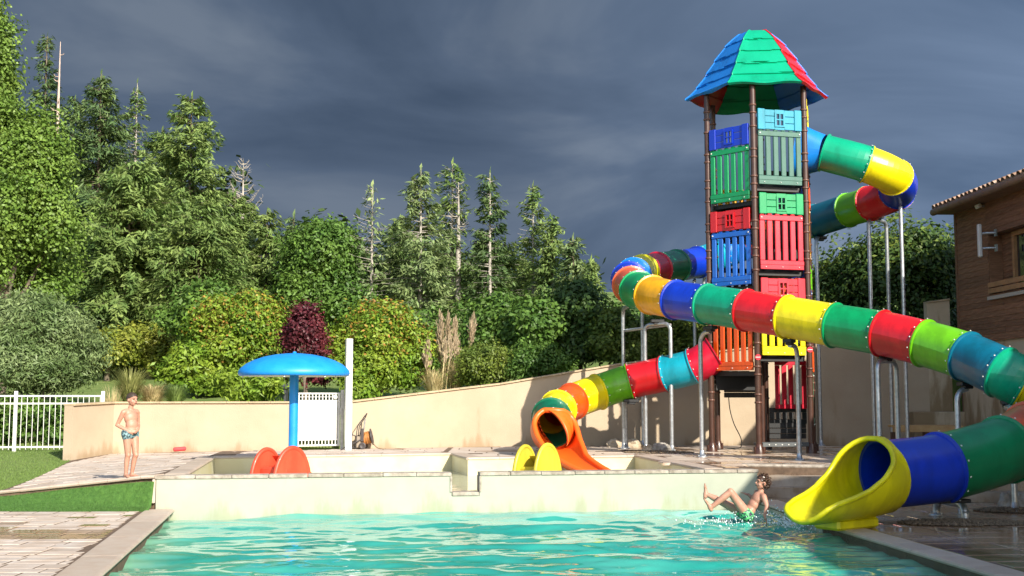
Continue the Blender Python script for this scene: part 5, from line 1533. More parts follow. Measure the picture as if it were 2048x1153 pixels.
def conifer(label, px, ytop, ybase, hw, D, seed, key='needle', dens=1.0, bare=0.0, top_sparse=.15, droop=.35, whorl=.27, lean=0, trunk='bark', name='conifer_tree', full=1.0, grp='conifers behind the garden', profile=.8, twig=.28):
    """trunk with whorled drooping limbs carrying needle sprays. bare: share of thin crown where the trunk shows"""
    rg = np.random.default_rng(seed)
    a = at(px, ytop, D); gz_ = hill_z(a.x, D); H = a.z - gz_; R0 = hw / 2350 * D
    zb = at(px, ybase, D).z - gz_; zb = max(zb, .2)
    t = empty(name, (a.x, D, gz_), label, 'tree', grp)
    m = MB((0, 0, 0)); lx = lean
    m.tube([Vector((0, 0, -.3)), Vector((lx * .4, 0, H * .5)), Vector((lx, 0, H))], [max(.10, H * .013), max(.06, H * .008), .012], n=7)
    Q = []; z = zb; 
    while z < H - .1:
        s = (z - zb) / (H - zb)                     # 0 bottom .. 1 top
        Rr = R0 * (1 - s) ** (profile * .92) * (1 + .16 * math.sin(z * 1.9 + seed) + .10 * math.sin(z * 4.3 + seed * 2)) + .10
        nb = max(4, int((6 + 5 * (1 - s)) * full))
        for b in range(nb):
            az = rg.uniform(0, 6.283); ln = Rr * rg.uniform(.62, 1.18)
            if rg.random() < .06: ln *= 1.25
            if ln < .12: continue
            dh = np.array([math.cos(az), math.sin(az), 0.0]); up0 = .30 * (s ** 1.5) - .02; zz = z + rg.uniform(-.5, .5) * whorl
            K = max(3, int(ln / .30)); u = np.linspace(0, 1, K + 1)
            path = np.stack([dh[0] * ln * u + lx * zz / H, dh[1] * ln * u, zz + ln * (up0 * u + .10 * u - droop * (u ** 1.6) * (1 - .6 * s) + .10 * u ** 4)], 1)
            m.tube([Vector(p) for p in path[::max(1, K // 3)]], [.022 * (1 + ln * .25), .012, .006][:len(path[::max(1, K // 3)])] + [.005] * max(0, len(path[::max(1, K // 3)]) - 3), n=3, cap=False)
            nt = int(ln * 52 * dens * (1 - bare * rg.random())) + 2
            if rg.random() < bare * .55: nt = int(nt * .15)
            uu = rg.random(nt) ** .75; uu = .10 + .92 * uu if not bare else .30 + .72 * uu
            pos = np.stack([np.interp(uu, u, path[:, i]) for i in range(3)], 1)
            side = np.array([-dh[1], dh[0], 0.0]); sg = rg.choice([-1, 1], nt)[:, None]
            w = (1.05 - uu)[:, None] * min(.55, ln * .33) + .10
            pos = pos + side * sg * w * rg.random((nt, 1)) + np.array([0, 0, -1]) * rg.random((nt, 1)) ** 2 * min(.5, .12 + ln * .14) + rg.normal(size=(nt, 3)) * .05
            T = norm(dh * .7 + side * sg * rg.uniform(.2, 1.0, (nt, 1)) + np.array([0, 0, -.85]) * rg.random((nt, 1)) + rg.normal(size=(nt, 3)) * .30)
            N = norm(np.array([0, 0, 1.0]) + dh * .45 + rg.normal(size=(nt, 3)) * .45)
            Q.append(leaves(pos, N, twig, twig * .27, rg, dirs=T))
        z += whorl * (.75 + .5 * rg.random()) * (1 + .25 * bare)
    # leader
    tp_ = np.stack([np.full(8, lx), np.zeros(8), np.linspace(H - .6, H + .1, 8)], 1)
    Q.append(leaves(tp_, norm(rg.normal(size=(8, 3))), .35, .10, rg, dirs=np.tile(np.array([[.2, 0, 1.0]]), (8, 1))))
    Q = np.concatenate(Q)
    link('crown', quads_mesh('crown', Q, ML[key]), t)
    o = m.build('trunk', M_barkg if trunk == 'grey' else M_bark, None); o.parent = t; o.location = (0, 0, 0)
    return t
def bare_tree(label, px, ytop, ybase, hw, D, seed, mt, nb=60, up=.5, grp=None):
    rg = np.random.default_rng(seed); a = at(px, ytop, D); gz_ = hill_z(a.x, D); H = a.z - gz_; R0 = hw / 2350 * D; zb = at(px, ybase, D).z - gz_
    t = empty('dead_tree', (a.x, D, gz_), label, 'tree', grp); m = MB()
    m.tube([(0, 0, -.2), (0, 0, H * .6), (0, 0, H)], [.16, .10, .012], n=7)
    k = MB()
    for i in range(nb):
        s = rg.random(); z = zb + (H - zb) * s; ln = R0 * (1 - s) ** .7 * rg.uniform(.4, 1.1) + .15; az = rg.uniform(0, 6.28); d = Vector((math.cos(az), math.sin(az), 0))
        p0 = Vector((0, 0, z)); p1 = p0 + d * ln * .55 + Vector((0, 0, ln * (up - .5) * .4)); p2 = p0 + d * ln + Vector((0, 0, ln * up * .8))
        k.tube([p0, p1, p2], [.028, .018, .006], n=3, cap=False)
        for j in range(5):
            q = p1.lerp(p2, rg.random()); e_ = q + Vector((rg.normal() * .2, rg.normal() * .2, .1 + rg.normal() * .16)) * ln * .6; k.tube([q, e_], [.010, .004], n=3, cap=False)
    for mm, nme in ((m, 'trunk'), (k, 'limbs')):
        o = mm.build(nme, mt, None); o.parent = t; o.location = (0, 0, 0)
    return t

# --- conifers, back to front (pixel x, top y, base y, half width, distance)
conifer('tall dark conifer at the far left with a tip behind the broadleaf tree', 95, 72, 420, 62, 50, 101, 'needle_d', dens=.8, bare=.3)
bare_tree('bare pinkish dead trunk standing above the leftmost trees', 121, 84, 230, 9, 49, 102, mat('bare_trunk', (.50, .38, .32), .8, vary=.15, scale=5), nb=8)
conifer('dark pointed conifer, second from the left', 203, 148, 640, 112, 47, 103, 'needle_d', dens=1.1, droop=.4, profile=.62)
conifer('half hidden dark conifer left of the second pointed one', 150, 200, 640, 80, 50, 180, 'needle_d', dens=1.0, profile=.6)
conifer('full conifer filling the gap behind the slim bare topped one', 325, 262, 640, 90, 49, 181, 'needle', dens=1.1, profile=.55)
conifer('slim conifer with bare grey upper trunk between two fuller ones', 275, 166, 560, 85, 49, 104, 'needle', dens=.7, bare=.55, trunk='grey', profile=.85)
conifer('broad full conifer forming the right end of the tall left group', 384, 192, 640, 138, 45, 105, 'needle', dens=1.15, droop=.5, profile=.58)
conifer('large drooping conifer filling the middle of the left group', 262, 330, 690, 175, 41, 106, 'needle', dens=1.25, droop=.55, profile=.45, full=1.25, twig=.31)
conifer('drooping conifer in front of the right end of the left group', 400, 400, 700, 120, 40, 107, 'needle', dens=1.15, droop=.55, profile=.5, full=1.15)
bare_tree('pale leafless dead tree behind the left conifers', 487, 322, 430, 40, 48, 108, M_barkg, nb=46, up=.9)
conifer('small conifer right of the dead tree', 535, 424, 690, 72, 45, 109, 'needle', dens=1.1, profile=.55)
conifer('narrow dark conifer tip between two rounded trees', 588, 432, 680, 50, 46, 110, 'needle_d', dens=1.0)
broadleaf('broadleaf_tree', 'rounded bright green tree right of the small conifers', 'tree', 650, 440, 700, 82, 43, 111, 'mid', 800, 46, L=.16, W=.09, csize=.42, trunk_r=.18)
conifer('half dead grey conifer with pale trunk standing alone right of the rounded tree', 745, 372, 600, 52, 43, 112, 'needle_p', dens=.28, bare=.8, trunk='grey', up=None) if False else conifer('half dead grey conifer with pale trunk standing alone right of the rounded tree', 745, 372, 610, 58, 43, 112, 'needle_p', dens=.34, bare=.85, trunk='grey', droop=.1, profile=.7)
conifer('pale green conifer, first of the four in the middle of the picture', 842, 338, 720, 92, 43, 113, 'needle_p', dens=1.0, bare=.12, trunk='grey', profile=.62, droop=.3)
conifer('tallest middle conifer with bare grey double trunk', 905, 328, 720, 62, 45, 114, 'needle', dens=.8, bare=.4, trunk='grey', profile=.55)
bare_tree('bare pale trunk beside the tallest middle conifer', 917, 366, 470, 22, 44.6, 214, M_barkg, nb=30)
conifer('dark slender conifer, third of the middle four', 980, 346, 720, 66, 44, 115, 'needle_d', dens=1.0, bare=.2, profile=.7, trunk='grey')
conifer('open conifer with thin tip, last of the middle four', 1066, 374, 700, 62, 45, 116, 'needle', dens=.8, bare=.4, trunk='grey', profile=.7)
conifer('short conifer on the falling right flank of the middle group', 1104, 440, 720, 62, 44, 117, 'needle', dens=1.0, profile=.6)
conifer('low conifer nearest the tower on the right flank', 1146, 478, 720, 64, 43, 118, 'needle_p', dens=1.0, profile=.6)
conifer('smallest conifer at the right foot of the middle group', 1182, 520, 730, 44, 42, 119, 'needle', dens=1.0, profile=.6)
conifer('full conifer behind the pale one filling the middle', 800, 440, 720, 85, 47, 120, 'needle', dens=1.1, profile=.5)
conifer('full low conifer behind the dark slender one', 1010, 480, 720, 95, 47, 121, 'needle', dens=1.1, profile=.5)
conifer('low wide conifer between the rounded tree and the grey one', 715, 490, 720, 70, 47, 122, 'needle_d', dens=1.1, profile=.5)
conifer('wide conifer behind the small conifers at the end of the left group', 470, 392, 720, 84, 46, 123, 'needle', dens=1.1, profile=.5)

# --- big broadleaf at the left edge and the grey-leaved shrub
t = broadleaf('broadleaf_tree', 'huge light green broadleaf tree filling the left edge', 'tree', 18, 190, 700, 148, 33, 130, 'broad', 1300, 62, L=.112, W=.078, csize=.32, amp=.2, trunk_r=.25, depth=2.2, shell=.6)
broadleaf('broadleaf_tree', 'tall light green tree top cut by the upper left corner', 'tree', -30, -60, 330, 66, 34, 131, 'broad', 460, 50, L=.115, W=.08, csize=.3, trunk_r=.2)
broadleaf('willow_shrub', 'wide grey green shrub with long narrow leaves behind the white fence', 'shrub', 76, 590, 812, 132, 28.6, 132, 'willow', 900, 70, L=.14, W=.034, csize=.30, amp=.26, trunk_r=.07, depth=1.2, gz=.45, zlow=-1)
broadleaf('shrub', 'low dark green leafy shrub growing right behind the fence pickets', 'shrub', 60, 790, 915, 120, 27.9, 133, 'mid', 260, 30, L=.13, W=.08, csize=.18, trunk_r=.04, depth=.5, gz=.42, zlow=-1)
broadleaf('shrub', 'dark green shrub in the shade under the drooping conifer', 'shrub', 215, 670, 742, 80, 37, 134, 'yellowg', 260, 26, L=.13, W=.08, csize=.25)
broadleaf('shrub', 'yellowish green shrub below the drooping conifers', 'shrub', 300, 655, 742, 70, 38, 135, 'yellowg', 260, 26, L=.14, W=.08, csize=.28)
broadleaf('shrub', 'glossy dark green tree left of the yellow green bush', 'shrub', 420, 560, 740, 78, 36, 136, 'mid', 420, 34, L=.16, W=.09, csize=.3)
# --- photinias and other bushes behind the wall
broadleaf('photinia_bush', 'large yellow green bush with pale shoots left of the purple bush', 'bush', 480, 590, 800, 112, 32, 140, 'photinia', 760, 46, L=.12, W=.058, csize=.24, amp=.2, two=('photinia_r', .30), trunk_r=.05, zlow=-1)
broadleaf('photinia_bush', 'low yellow green bush left of the mushroom fountain', 'bush', 395, 692, 800, 62, 31, 141, 'photinia', 240, 34, L=.15, W=.07, csize=.2, trunk_r=.04, zlow=-1)
broadleaf('laurel_bush', 'bright laurel bush just behind the wall left of the mushroom pole', 'bush', 490, 742, 815, 68, 28.6, 142, 'photinia', 260, 30, L=.16, W=.05, csize=.17, trunk_r=.03, zlow=-1, depth=.6)
broadleaf('smoke_bush', 'purple leaved bush behind the mushroom fountain', 'bush', 614, 646, 800, 52, 30.0, 143, 'purple', 330, 50, L=.085, W=.06, csize=.17, amp=.3, trunk_r=.04, zlow=-1)
broadleaf('smoke_bush', 'small purple bush top rising above the larger purple bush', 'bush', 611, 608, 700, 28, 29.5, 144, 'purple', 90, 46, L=.085, W=.06, csize=.14, amp=.2, trunk_r=.03)
broadleaf('photinia_bush', 'large yellow green bush with reddish shoots right of the tall white post', 'bush', 762, 606, 818, 108, 30.5, 145, 'photinia', 800, 46, L=.115, W=.055, csize=.22, amp=.18, two=('photinia_r', .34), trunk_r=.05, zlow=-1)
broadleaf('shrub', 'small yellow green bush at the wall beside the tall white post', 'bush', 718, 755, 815, 26, 28.8, 146, 'photinia', 90, 30, L=.13, W=.06, csize=.14, trunk_r=.03, zlow=-1)
broadleaf('shrub', 'green leafy shrub right of the pampas plumes', 'shrub', 1000, 592, 770, 72, 33, 147, 'mid', 420, 36, L=.14, W=.085, csize=.25, trunk_r=.05, zlow=-1)
broadleaf('shrub', 'dense bright green shrub with lobed leaves left of the dark tree', 'shrub', 1075, 600, 740, 62, 31.5, 148, 'mid', 330, 36, L=.15, W=.09, csize=.22, trunk_r=.05, zlow=-1)
broadleaf('broadleaf_tree', 'dark green rounded tree right behind the left turn of the slide', 'tree', 1158, 566, 745, 76, 32, 149, 'dark', 520, 36, L=.15, W=.09, csize=.26, trunk_r=.08, zlow=-1)
broadleaf('shrub', 'brownish green shrub above the rising wall', 'shrub', 975, 690, 790, 62, 30.5, 150, 'hedge', 280, 34, L=.09, W=.045, csize=.2, trunk_r=.03, zlow=-1)
broadleaf('shrub', 'low mixed green shrub above the rising wall below the dark tree', 'shrub', 1080, 690, 770, 66, 30.6, 151, 'mid', 260, 34, L=.10, W=.05, csize=.2, trunk_r=.03, zlow=-1)
broadleaf('shrub', 'yellow green shrub under the left bend of the long slide', 'shrub', 1232, 618, 745, 48, 30.9, 152, 'hedge', 260, 34, L=.12, W=.07, csize=.2, trunk_r=.04, zlow=-1)
# hedge behind the wall left of the tower
def hedge(label, px0, px1, ytop, ybot, D, seed, key, n, per, depth=.7, L=.13, W=.06):
    rg = np.random.default_rng(seed); a, b = at(px0, ytop, D), at(px1, ytop, D); zl_ = at(px0, ybot, D).z
    c = ((a.x + b.x) / 2, D); t = empty('hedge', (c[0], D, zl_), label, 'hedge')
    X = rg.uniform(a.x, b.x, n); top = a.z + .12 * np.sin(X * 2.3 + seed) + .08 * np.sin(X * 5.1); Zr = zl_ + (top - zl_) * rg.random(n) ** .8
    Yr = D + depth * (rg.random(n) ** 2 - .1) + .10 * np.sin(X * 3 + Zr * 4)
    k = np.repeat(np.arange(n), per); off = rg.normal(size=(len(k), 3)) * .13; C = np.stack([X, Yr, Zr], 1)[k] + off
    N = norm(np.array([0, -.7, .7]) + rg.normal(size=(len(k), 3)) * .6 + norm(off) * .4)
    Q = leaves(C, N, L, W, rg, .2) - np.array([c[0], D, zl_]); link('foliage', quads_mesh('foliage', Q, ML[key]), t)
    m = MB((c[0], D, zl_)); 
    for x in np.arange(a.x + .2, b.x, .5): m.tube([(x, D + .3, zl_ - .3), (x + .1, D + .3, (zl_ + a.z) / 2), (x - .05, D + .25, a.z - .2)], [.03, .02, .008], n=5)
    m.build('stems', M_barkd, t); return t
hedge('clipped leafy hedge on the wall between the slide poles and the tower', 1262, 1650, 632, 745, 31.6, 160, 'hedge', 900, 34, depth=1.0)
broadleaf('broadleaf_tree', 'light green tree just right of the tower', 'tree', 1662, 518, 740, 56, 34, 161, 'hedge', 420, 34, L=.14, W=.08, csize=.28, amp=.2, trunk_r=.08, zlow=-1)
broadleaf('broadleaf_tree', 'big dark hedge like tree between the tower and the timber building', 'tree', 1800, 470, 745, 118, 33, 162, 'dark', 900, 40, L=.15, W=.09, csize=.30, amp=.12, trunk_r=.12, zlow=-1, box=.7, two=('hedge', .9))
broadleaf('broadleaf_tree', 'young shoot topped tree behind the dark tree near the building', 'tree', 1832, 452, 560, 30, 35, 163, 'hedge', 90, 30, L=.14, W=.08, csize=.2, trunk_r=.05)

# --- ornamental grasses
def grass_clump(label, px, ytop, ybot, hw, D, seed, key, n, cat='grass clump', w=.012, name='grass_clump', plumes=0, gz=None, stiff=.5, pw=.05):
    rg = np.random.default_rng(seed); a = at(px, ytop, D); gz_ = hill_z(a.x, D) if gz is None else gz; H = a.z - gz_; R0 = hw / 2350 * D
    t = empty(name, (a.x, D, gz_), label, cat); Q = []
    for i in range(n):
        az = rg.uniform(0, 6.28); d = np.array([math.cos(az), math.sin(az), 0]); h = H * rg.uniform(.45, 1.0); rr_ = R0 * rg.uniform(.2, 1.1); s = np.array([-d[1], d[0], 0]) * w * rg.uniform(.7, 1.4)
        b0 = d * R0 * .25 * rg.random(); prev = b0; K = 5
        for k in range(1, K + 1):
            u = k / K; p = b0 + d * rr_ * u ** (1.4 + stiff) + np.array([0, 0, h * (u - (1 - stiff) * .45 * u ** 3)])
            Q.append(np.stack([prev - s * (1.05 - (k - 1) / K), prev + s * (1.05 - (k - 1) / K), p + s * (1.05 - u), p - s * (1.05 - u)])); prev = p
    link('blades', quads_mesh('blades', np.array(Q), ML[key]), t)
    for i in range(plumes):
        x = rg.uniform(-1, 1) * R0 * .9; h = H * rg.uniform(1.0, 1.75); y = rg.uniform(-.4, .4) * R0
        m = MB(); m.tube([(x * .6, y, 0), (x * .85, y, h * .6), (x, y, h)], [.012, .010, .006], n=4); pl_o = m.build('stalk', ML['straw'], None); pl_o.parent = t; pl_o.location = (0, 0, 0)
        nn_ = 150; u = rg.random(nn_); pos = np.stack([x * (.85 + .15 * (.6 + .4 * u)) + 0 * u, np.full(nn_, y), h * (.70 + .34 * u)], 1); rad = pw * np.sin(np.pi * np.clip(u * .9 + .08, 0, 1))
        off = rg.normal(size=(nn_, 3)) * rad[:, None] * .6; Tq = norm(np.array([0, 0, 1.0]) + off * 6)
        Qp = leaves(pos + off, norm(rg.normal(size=(nn_, 3))), .16, .02, rg, dirs=Tq); link('plume', quads_mesh('plume', Qp, ML['plume']), t)
    return t
grass_clump('tall pampas grass with tan plumes in front of the middle conifers', 912, 690, 800, 42, 30.8, 170, 'straw', 520, plumes=16, cat='pampas grass', name='pampas_grass', pw=.07)
for o_ in bpy.data.objects:
    pass
grass_clump('second pampas grass with fewer plumes left of the tall one', 868, 715, 800, 38, 30.2, 171, 'straw', 460, plumes=7, cat='pampas grass', name='pampas_grass', pw=.06)
grass_clump('tall mixed green and straw grass clump behind the boy\'s head', 262, 722, 805, 44, 28.2, 172, 'reed', 620, stiff=.75, w=.018, gz=hill_z(-8.9, 28.6))
grass_clump('dry straw coloured grass clump right of the boy on the bank', 306, 742, 805, 36, 28.0, 173, 'straw', 700, stiff=.35, w=.016)
grass_clump('dark green fine grass tuft at the right end of the grasses', 352, 744, 805, 32, 28.2, 174, 'needle', 620, stiff=.35, w=.014)
grass_clump('thin straw grass tuft left of the grasses beside the fence end', 226, 742, 808, 30, 27.9, 175, 'straw', 260, stiff=.6, w=.014)

# --- far wood: one mass closing the view behind the trees
rg = np.random.default_rng(77); Qs = []
for x in np.arange(-42, 14, 1.6):
    top = 1.68 + np.interp(x, [-42, -16, -9.5, -3, 3, 6, 14], [15, 9.6, 7.4, 6.6, 5.2, 3.2, 2.5]); 
    c = (x + rg.uniform(-.5, .5), 57 + rg.uniform(-3, 3), (top + 2) / 2 + rg.uniform(-.3, .3)); Q, _ = crown(c, (2.2, 2.0, (top - 1.5) / 2 + .5), int(rg.integers(1e6)), 100, 18, .48, .30, .6, .2, -1)
    Qs.append(Q)
o = link('woodland', quads_mesh('woodland', np.concatenate(Qs), ML['wood'])); tag(o, 'dense dark wood closing the view behind the conifers', 'woodland', kind='stuff')
# low undergrowth along the back of the lawn
Qs = []
for x in np.arange(-16, 14, 1.1):
    y = (46 if x < -4 else 40) + rg.uniform(-2, 2); z = hill_z(x, y); Q, _ = crown((x, y, z + .7), (1.1, .9, 1.0 + rg.uniform(0, .5)), int(rg.integers(1e6)), 70, 22, .19, .11, .25, .2, -1); Qs.append(Q)
o = link('undergrowth', quads_mesh('undergrowth', np.concatenate(Qs), ML['mid'])); tag(o, 'green undergrowth at the foot of the trees', 'undergrowth', kind='stuff')
# ================================================================== people
M_skin = mat('skin', (.42, .20, .135), .5, col2=(.47, .245, .17), scale=9, bump=.08, bscale=120)
M_skin.node_tree.nodes['Principled BSDF'].inputs['Subsurface Weight'].default_value = .08
M_skin.node_tree.nodes['Principled BSDF'].inputs['Subsurface Radius'].default_value = (.03, .012, .006)
M_hair = mat('hair_brown', (.045, .028, .018), .55, vary=.4, scale=60)
M_curl = mat('hair_wet_brown', (.050, .024, .012), .3, vary=.5, scale=50)
M_eye = mat('eye', (.03, .02, .015), .2); M_lip = mat('lip', (.42, .13, .10), .5)
M_trunk1 = mat('swim_trunks_teal', (.02, .04, .05), .6, col2=(.20, .34, .36), scale=34, thresh=(.46, .54))
M_trunk2 = mat('swim_trunks_print', (.008, .012, .045), .5, col2=(.16, .62, .22), scale=24, thresh=(.47, .53))
def capsule(m, A, B_, ra, rb, n=14, k=5):
    A, B_ = Vector(A), Vector(B_); d = (B_ - A); L = d.length; d = d.normalized() if L > 1e-6 else Vector((0, 0, 1))
    a = d.orthogonal().normalized(); b = d.cross(a)
    rings = []
    for i in range(1, k + 1): th = math.pi / 2 * i / k; rings.append((A - d * ra * math.cos(th), ra * math.sin(th)))
    for i in range(k, 0, -1): th = math.pi / 2 * i / k; rings.append((B_ + d * rb * math.cos(th), rb * math.sin(th)))
    V = [A - d * ra]; 
    for c, r in rings: V += [c + (a * math.cos(2 * math.pi * j / n) + b * math.sin(2 * math.pi * j / n)) * r for j in range(n)]
    V.append(B_ + d * rb); F = []
    for j in range(n): F.append((0, 1 + (j + 1) % n, 1 + j))
    for i in range(len(rings) - 1):
        for j in range(n): F.append((1 + i * n + j, 1 + i * n + (j + 1) % n, 1 + (i + 1) * n + (j + 1) % n, 1 + (i + 1) * n + j))
    e_ = len(V) - 1; o_ = 1 + (len(rings) - 1) * n
    for j in range(n): F.append((o_ + j, o_ + (j + 1) % n, e_))
    m.add(V, F)
def ellips(m, c, M3, n=18, k=12):
    c = Vector(c); V, F = [], []
    for i in range(k + 1):
        ph = math.pi * i / k
        for j in range(n): th = 2 * math.pi * j / n; V.append(c + M3 @ Vector((math.sin(ph) * math.cos(th), math.sin(ph) * math.sin(th), math.cos(ph))))
    for i in range(k):
        for j in range(n): F.append((i * n + j, (i + 1) * n + j, (i + 1) * n + (j + 1) % n, i * n + (j + 1) % n))
    m.add(V, F)
def fuse(m, name, mtl, parent, vox=.006, smooth=6):
    """merge the overlapping closed volumes into one continuous skin"""
    me = bpy.data.meshes.new('tmp'); me.from_pydata(m.v, [], m.f); o = bpy.data.objects.new('tmp', me); COL.objects.link(o)
    bm = bmesh.new(); bm.from_mesh(me); bmesh.ops.remove_doubles(bm, verts=bm.verts, dist=1e-5); bmesh.ops.recalc_face_normals(bm, faces=bm.faces); bm.to_mesh(me); bm.free()
    r = o.modifiers.new('r', 'REMESH'); r.mode = 'VOXEL'; r.voxel_size = vox; s = o.modifiers.new('s', 'SMOOTH'); s.iterations = smooth; s.factor = .5
    dg = bpy.context.evaluated_depsgraph_get(); ev = o.evaluated_get(dg); res = bpy.data.meshes.new_from_object(ev)
    bpy.data.objects.remove(o); res.name = name; res.materials.clear(); res.materials.append(mtl)
    res.polygons.foreach_set('use_smooth', [True] * len(res.polygons))
    ob = link(name, res, parent); ob.location = m.o - par_loc(parent) if parent else m.o; return ob
def M3(x, y, z, sx, sy, sz): return Matrix((Vector(x).normalized() * sx, Vector(y).normalized() * sy, Vector(z).normalized() * sz)).transposed()
def head(m, c, f, u, s=1.0):
    """child's head: c centre, f face direction, u up"""
    f = Vector(f).normalized(); u = Vector(u).normalized(); l = u.cross(f).normalized(); u = f.cross(l)
    P = lambda a, b, z: c + (f * a + l * b + u * z) * s
    ellips(m, P(-.008, 0, .022), M3(f, l, u, .094 * s, .073 * s, .088 * s)); ellips(m, P(.020, 0, -.035), M3(f, l, u, .062 * s, .056 * s, .062 * s)); ellips(m, P(.050, 0, -.070), M3(f, l, u, .026 * s, .028 * s, .020 * s))
    capsule(m, P(.078, 0, .012), P(.098, 0, -.014), .009 * s, .014 * s, n=10); 
    for q in (-1, 1):
        ellips(m, P(-.004, q * .074, -.010), M3(f, l, u, .020 * s, .010 * s, .028 * s)); ellips(m, P(.052, q * .035, -.030), M3(f, l, u, .026 * s, .022 * s, .022 * s)); capsule(m, P(.082, q * .016, .026), P(.070, q * .048, .028), .008 * s, .007 * s, n=8)
    ellips(m, P(.078, 0, -.044), M3(f, l, u, .012 * s, .022 * s, .012 * s))
    return P, f, l, u
def face_bits(P, f, l, u, s, parent, origin, smile=False):
    for q in (-1, 1):
        m = MB(origin); ellips(m, P(.078, q * .030, .006), M3(f, l, u, .008 * s, .011 * s, .007 * s), n=10, k=8); o = m.build('eye', M_eye, parent)
        m = MB(origin); capsule(m, P(.088, q * .016, .026), P(.076, q * .046, .030), .004 * s, .003 * s, n=6, k=2); m.build('eyebrow', M_hair, parent)
    m = MB(origin); capsule(m, P(.088, -.018, -.046), P(.088, .018, -.046), .0055 * s, .0055 * s, n=8, k=3); m.build('mouth', M_lip if not smile else M_eye, parent)
def hand(m, W, d, pn, side, s=1.0, curl=.5):
    """W wrist, d hand direction, pn palm normal, side +1/-1 for the thumb side"""
    d = Vector(d).normalized(); pn = (Vector(pn) - d * Vector(pn).dot(d)).normalized(); w = d.cross(pn) * side
    ellips(m, W + d * .032 * s, M3(d, w, pn, .040 * s, .030 * s, .014 * s), n=12, k=8)
    for i, ln in enumerate((.046, .052, .048, .038)):
        b0 = W + d * .060 * s + w * (.022 - .0148 * i) * s; d1 = (d + pn * curl * .5).normalized(); b1 = b0 + d1 * ln * .5 * s; d2 = (d + pn * curl * 1.5).normalized(); b2 = b1 + d2 * ln * .5 * s
        capsule(m, b0, b1, .0075 * s, .007 * s, n=8, k=3); capsule(m, b1, b2, .007 * s, .0058 * s, n=8, k=3)
    t0 = W + d * .018 * s + w * .022 * s; t1 = t0 + (d * .6 + w * .7 + pn * .3).normalized() * .028 * s; capsule(m, t0, t1, .010 * s, .0085 * s, n=8, k=3); capsule(m, t1, t1 + (d * .9 + w * .15 + pn * .3).normalized() * .022 * s, .0085 * s, .0065 * s, n=8, k=3)
def foot(m, ankle, d, dn, s=1.0):
    """d toe direction, dn sole direction"""
    d = Vector(d).normalized(); dn = (Vector(dn) - d * Vector(dn).dot(d)).normalized(); w = d.cross(dn)
    capsule(m, ankle + dn * .028 * s - d * .028 * s, ankle + dn * .030 * s + d * .010 * s, .027 * s, .028 * s, n=12); capsule(m, ankle + dn * .018 * s, ankle + dn * .038 * s + d * .105 * s, .030 * s, .017 * s, n=12); ellips(m, ankle + dn * .040 * s + d * .098 * s, M3(d, w, dn, .036 * s, .036 * s, .015 * s), n=12, k=8)
    for i in range(5):
        b = ankle + dn * .044 * s + d * (.122 - abs(i - 1) * .005) * s + w * (-.026 + i * .013) * s; capsule(m, b, b + d * (.018 if i else .022) * s, (.0075 if i else .011) * s, (.007 if i else .010) * s, n=8, k=3)

# ---------------- standing boy, 1.29 m, turned to the right towards the tower
zf = deck_z(-5.93, 18.05)
B = Vector((at(259, 948, 18.1).x, 18.1, zf + .008))
f = Vector((.80, -.60, 0)).normalized(); l = Vector((0, 0, 1)).cross(f).normalized(); U_ = Vector((0, 0, 1))
G_ = lambda a, b, z: B + f * a + l * b + U_ * z
boy = empty('person', B, 'boy in teal patterned swim briefs standing on the terrace with hands at his belly', 'person')
m = MB(B)
hipL, hipR = G_(-.01, .068, .635), G_(.00, -.068, .635); knL, knR = G_(.055, .060, .345), G_(.015, -.050, .345); anL, anR = G_(-.02, .055, .062), G_(-.03, -.045, .062)
for h, k_, a_, side in ((hipL, knL, anL, 1), (hipR, knR, anR, -1)):
    capsule(m, h + U_ * .02, h.lerp(k_, .5) + f * .006, .070, .056); capsule(m, h.lerp(k_, .45) + f * .006, k_, .057, .043); ellips(m, k_ + f * .012, M3(f, l, U_, .038, .038, .042)); capsule(m, k_, k_.lerp(a_, .35) - f * .010, .040, .041); capsule(m, k_.lerp(a_, .35) - f * .010, a_, .040, .027)
    foot(m, a_ - U_ * .0, f + l * .25 * side, -U_, s=.98)
capsule(m, G_(-.02, .052, .665), G_(-.02, -.052, .665), .080, .080); ellips(m, G_(-.062, .045, .640), M3(f, l, U_, .055, .058, .065)); ellips(m, G_(-.062, -.045, .640), M3(f, l, U_, .055, .058, .065))
ellips(m, G_(.015, 0, .735), M3(f, l, U_, .082, .100, .105)); ellips(m, G_(.022, 0, .80), M3(f, l, U_, .078, .098, .10)); ellips(m, G_(-.002, 0, .905), M3(f, l, U_, .080, .112, .115)); ellips(m, G_(-.022, 0, .985), M3(f, l, U_, .062, .115, .06))
capsule(m, G_(-.028, .075, 1.005), G_(-.028, .112, .995), .044, .043); capsule(m, G_(-.028, -.075, 1.005), G_(-.028, -.112, .995), .044, .043); capsule(m, G_(-.030, 0, .99), G_(-.012, 0, 1.085), .044, .038)
for sgn, el, wr in ((-1, G_(-.115, -.165, .80), G_(.070, -.065, .695)), (1, G_(-.060, .170, .80), G_(.110, .055, .735))):
    sh = G_(-.028, .125 * sgn, .985); capsule(m, sh, sh.lerp(el, .5), .038, .033); capsule(m, sh.lerp(el, .5), el, .033, .027); capsule(m, el, el.lerp(wr, .35), .029, .029); capsule(m, el.lerp(wr, .35), wr, .028, .019)
    hand(m, wr, (G_(.135, .01, .70) - wr), G_(0, 0, .7) - wr + f * -.2 - l * sgn * .3, 1 if sgn > 0 else -1, s=.92, curl=.6)
hc = G_(.010, 0, 1.185); P, ff, ll, uu = head(m, hc, f + Vector((.35, -.1, -.05)), (0, 0, 1), s=.97)
body = fuse(m, 'body', M_skin, boy, vox=.007, smooth=4)
face_bits(P, ff, ll, uu, .97, body, B)
m = MB(B); rr = random.Random(3)
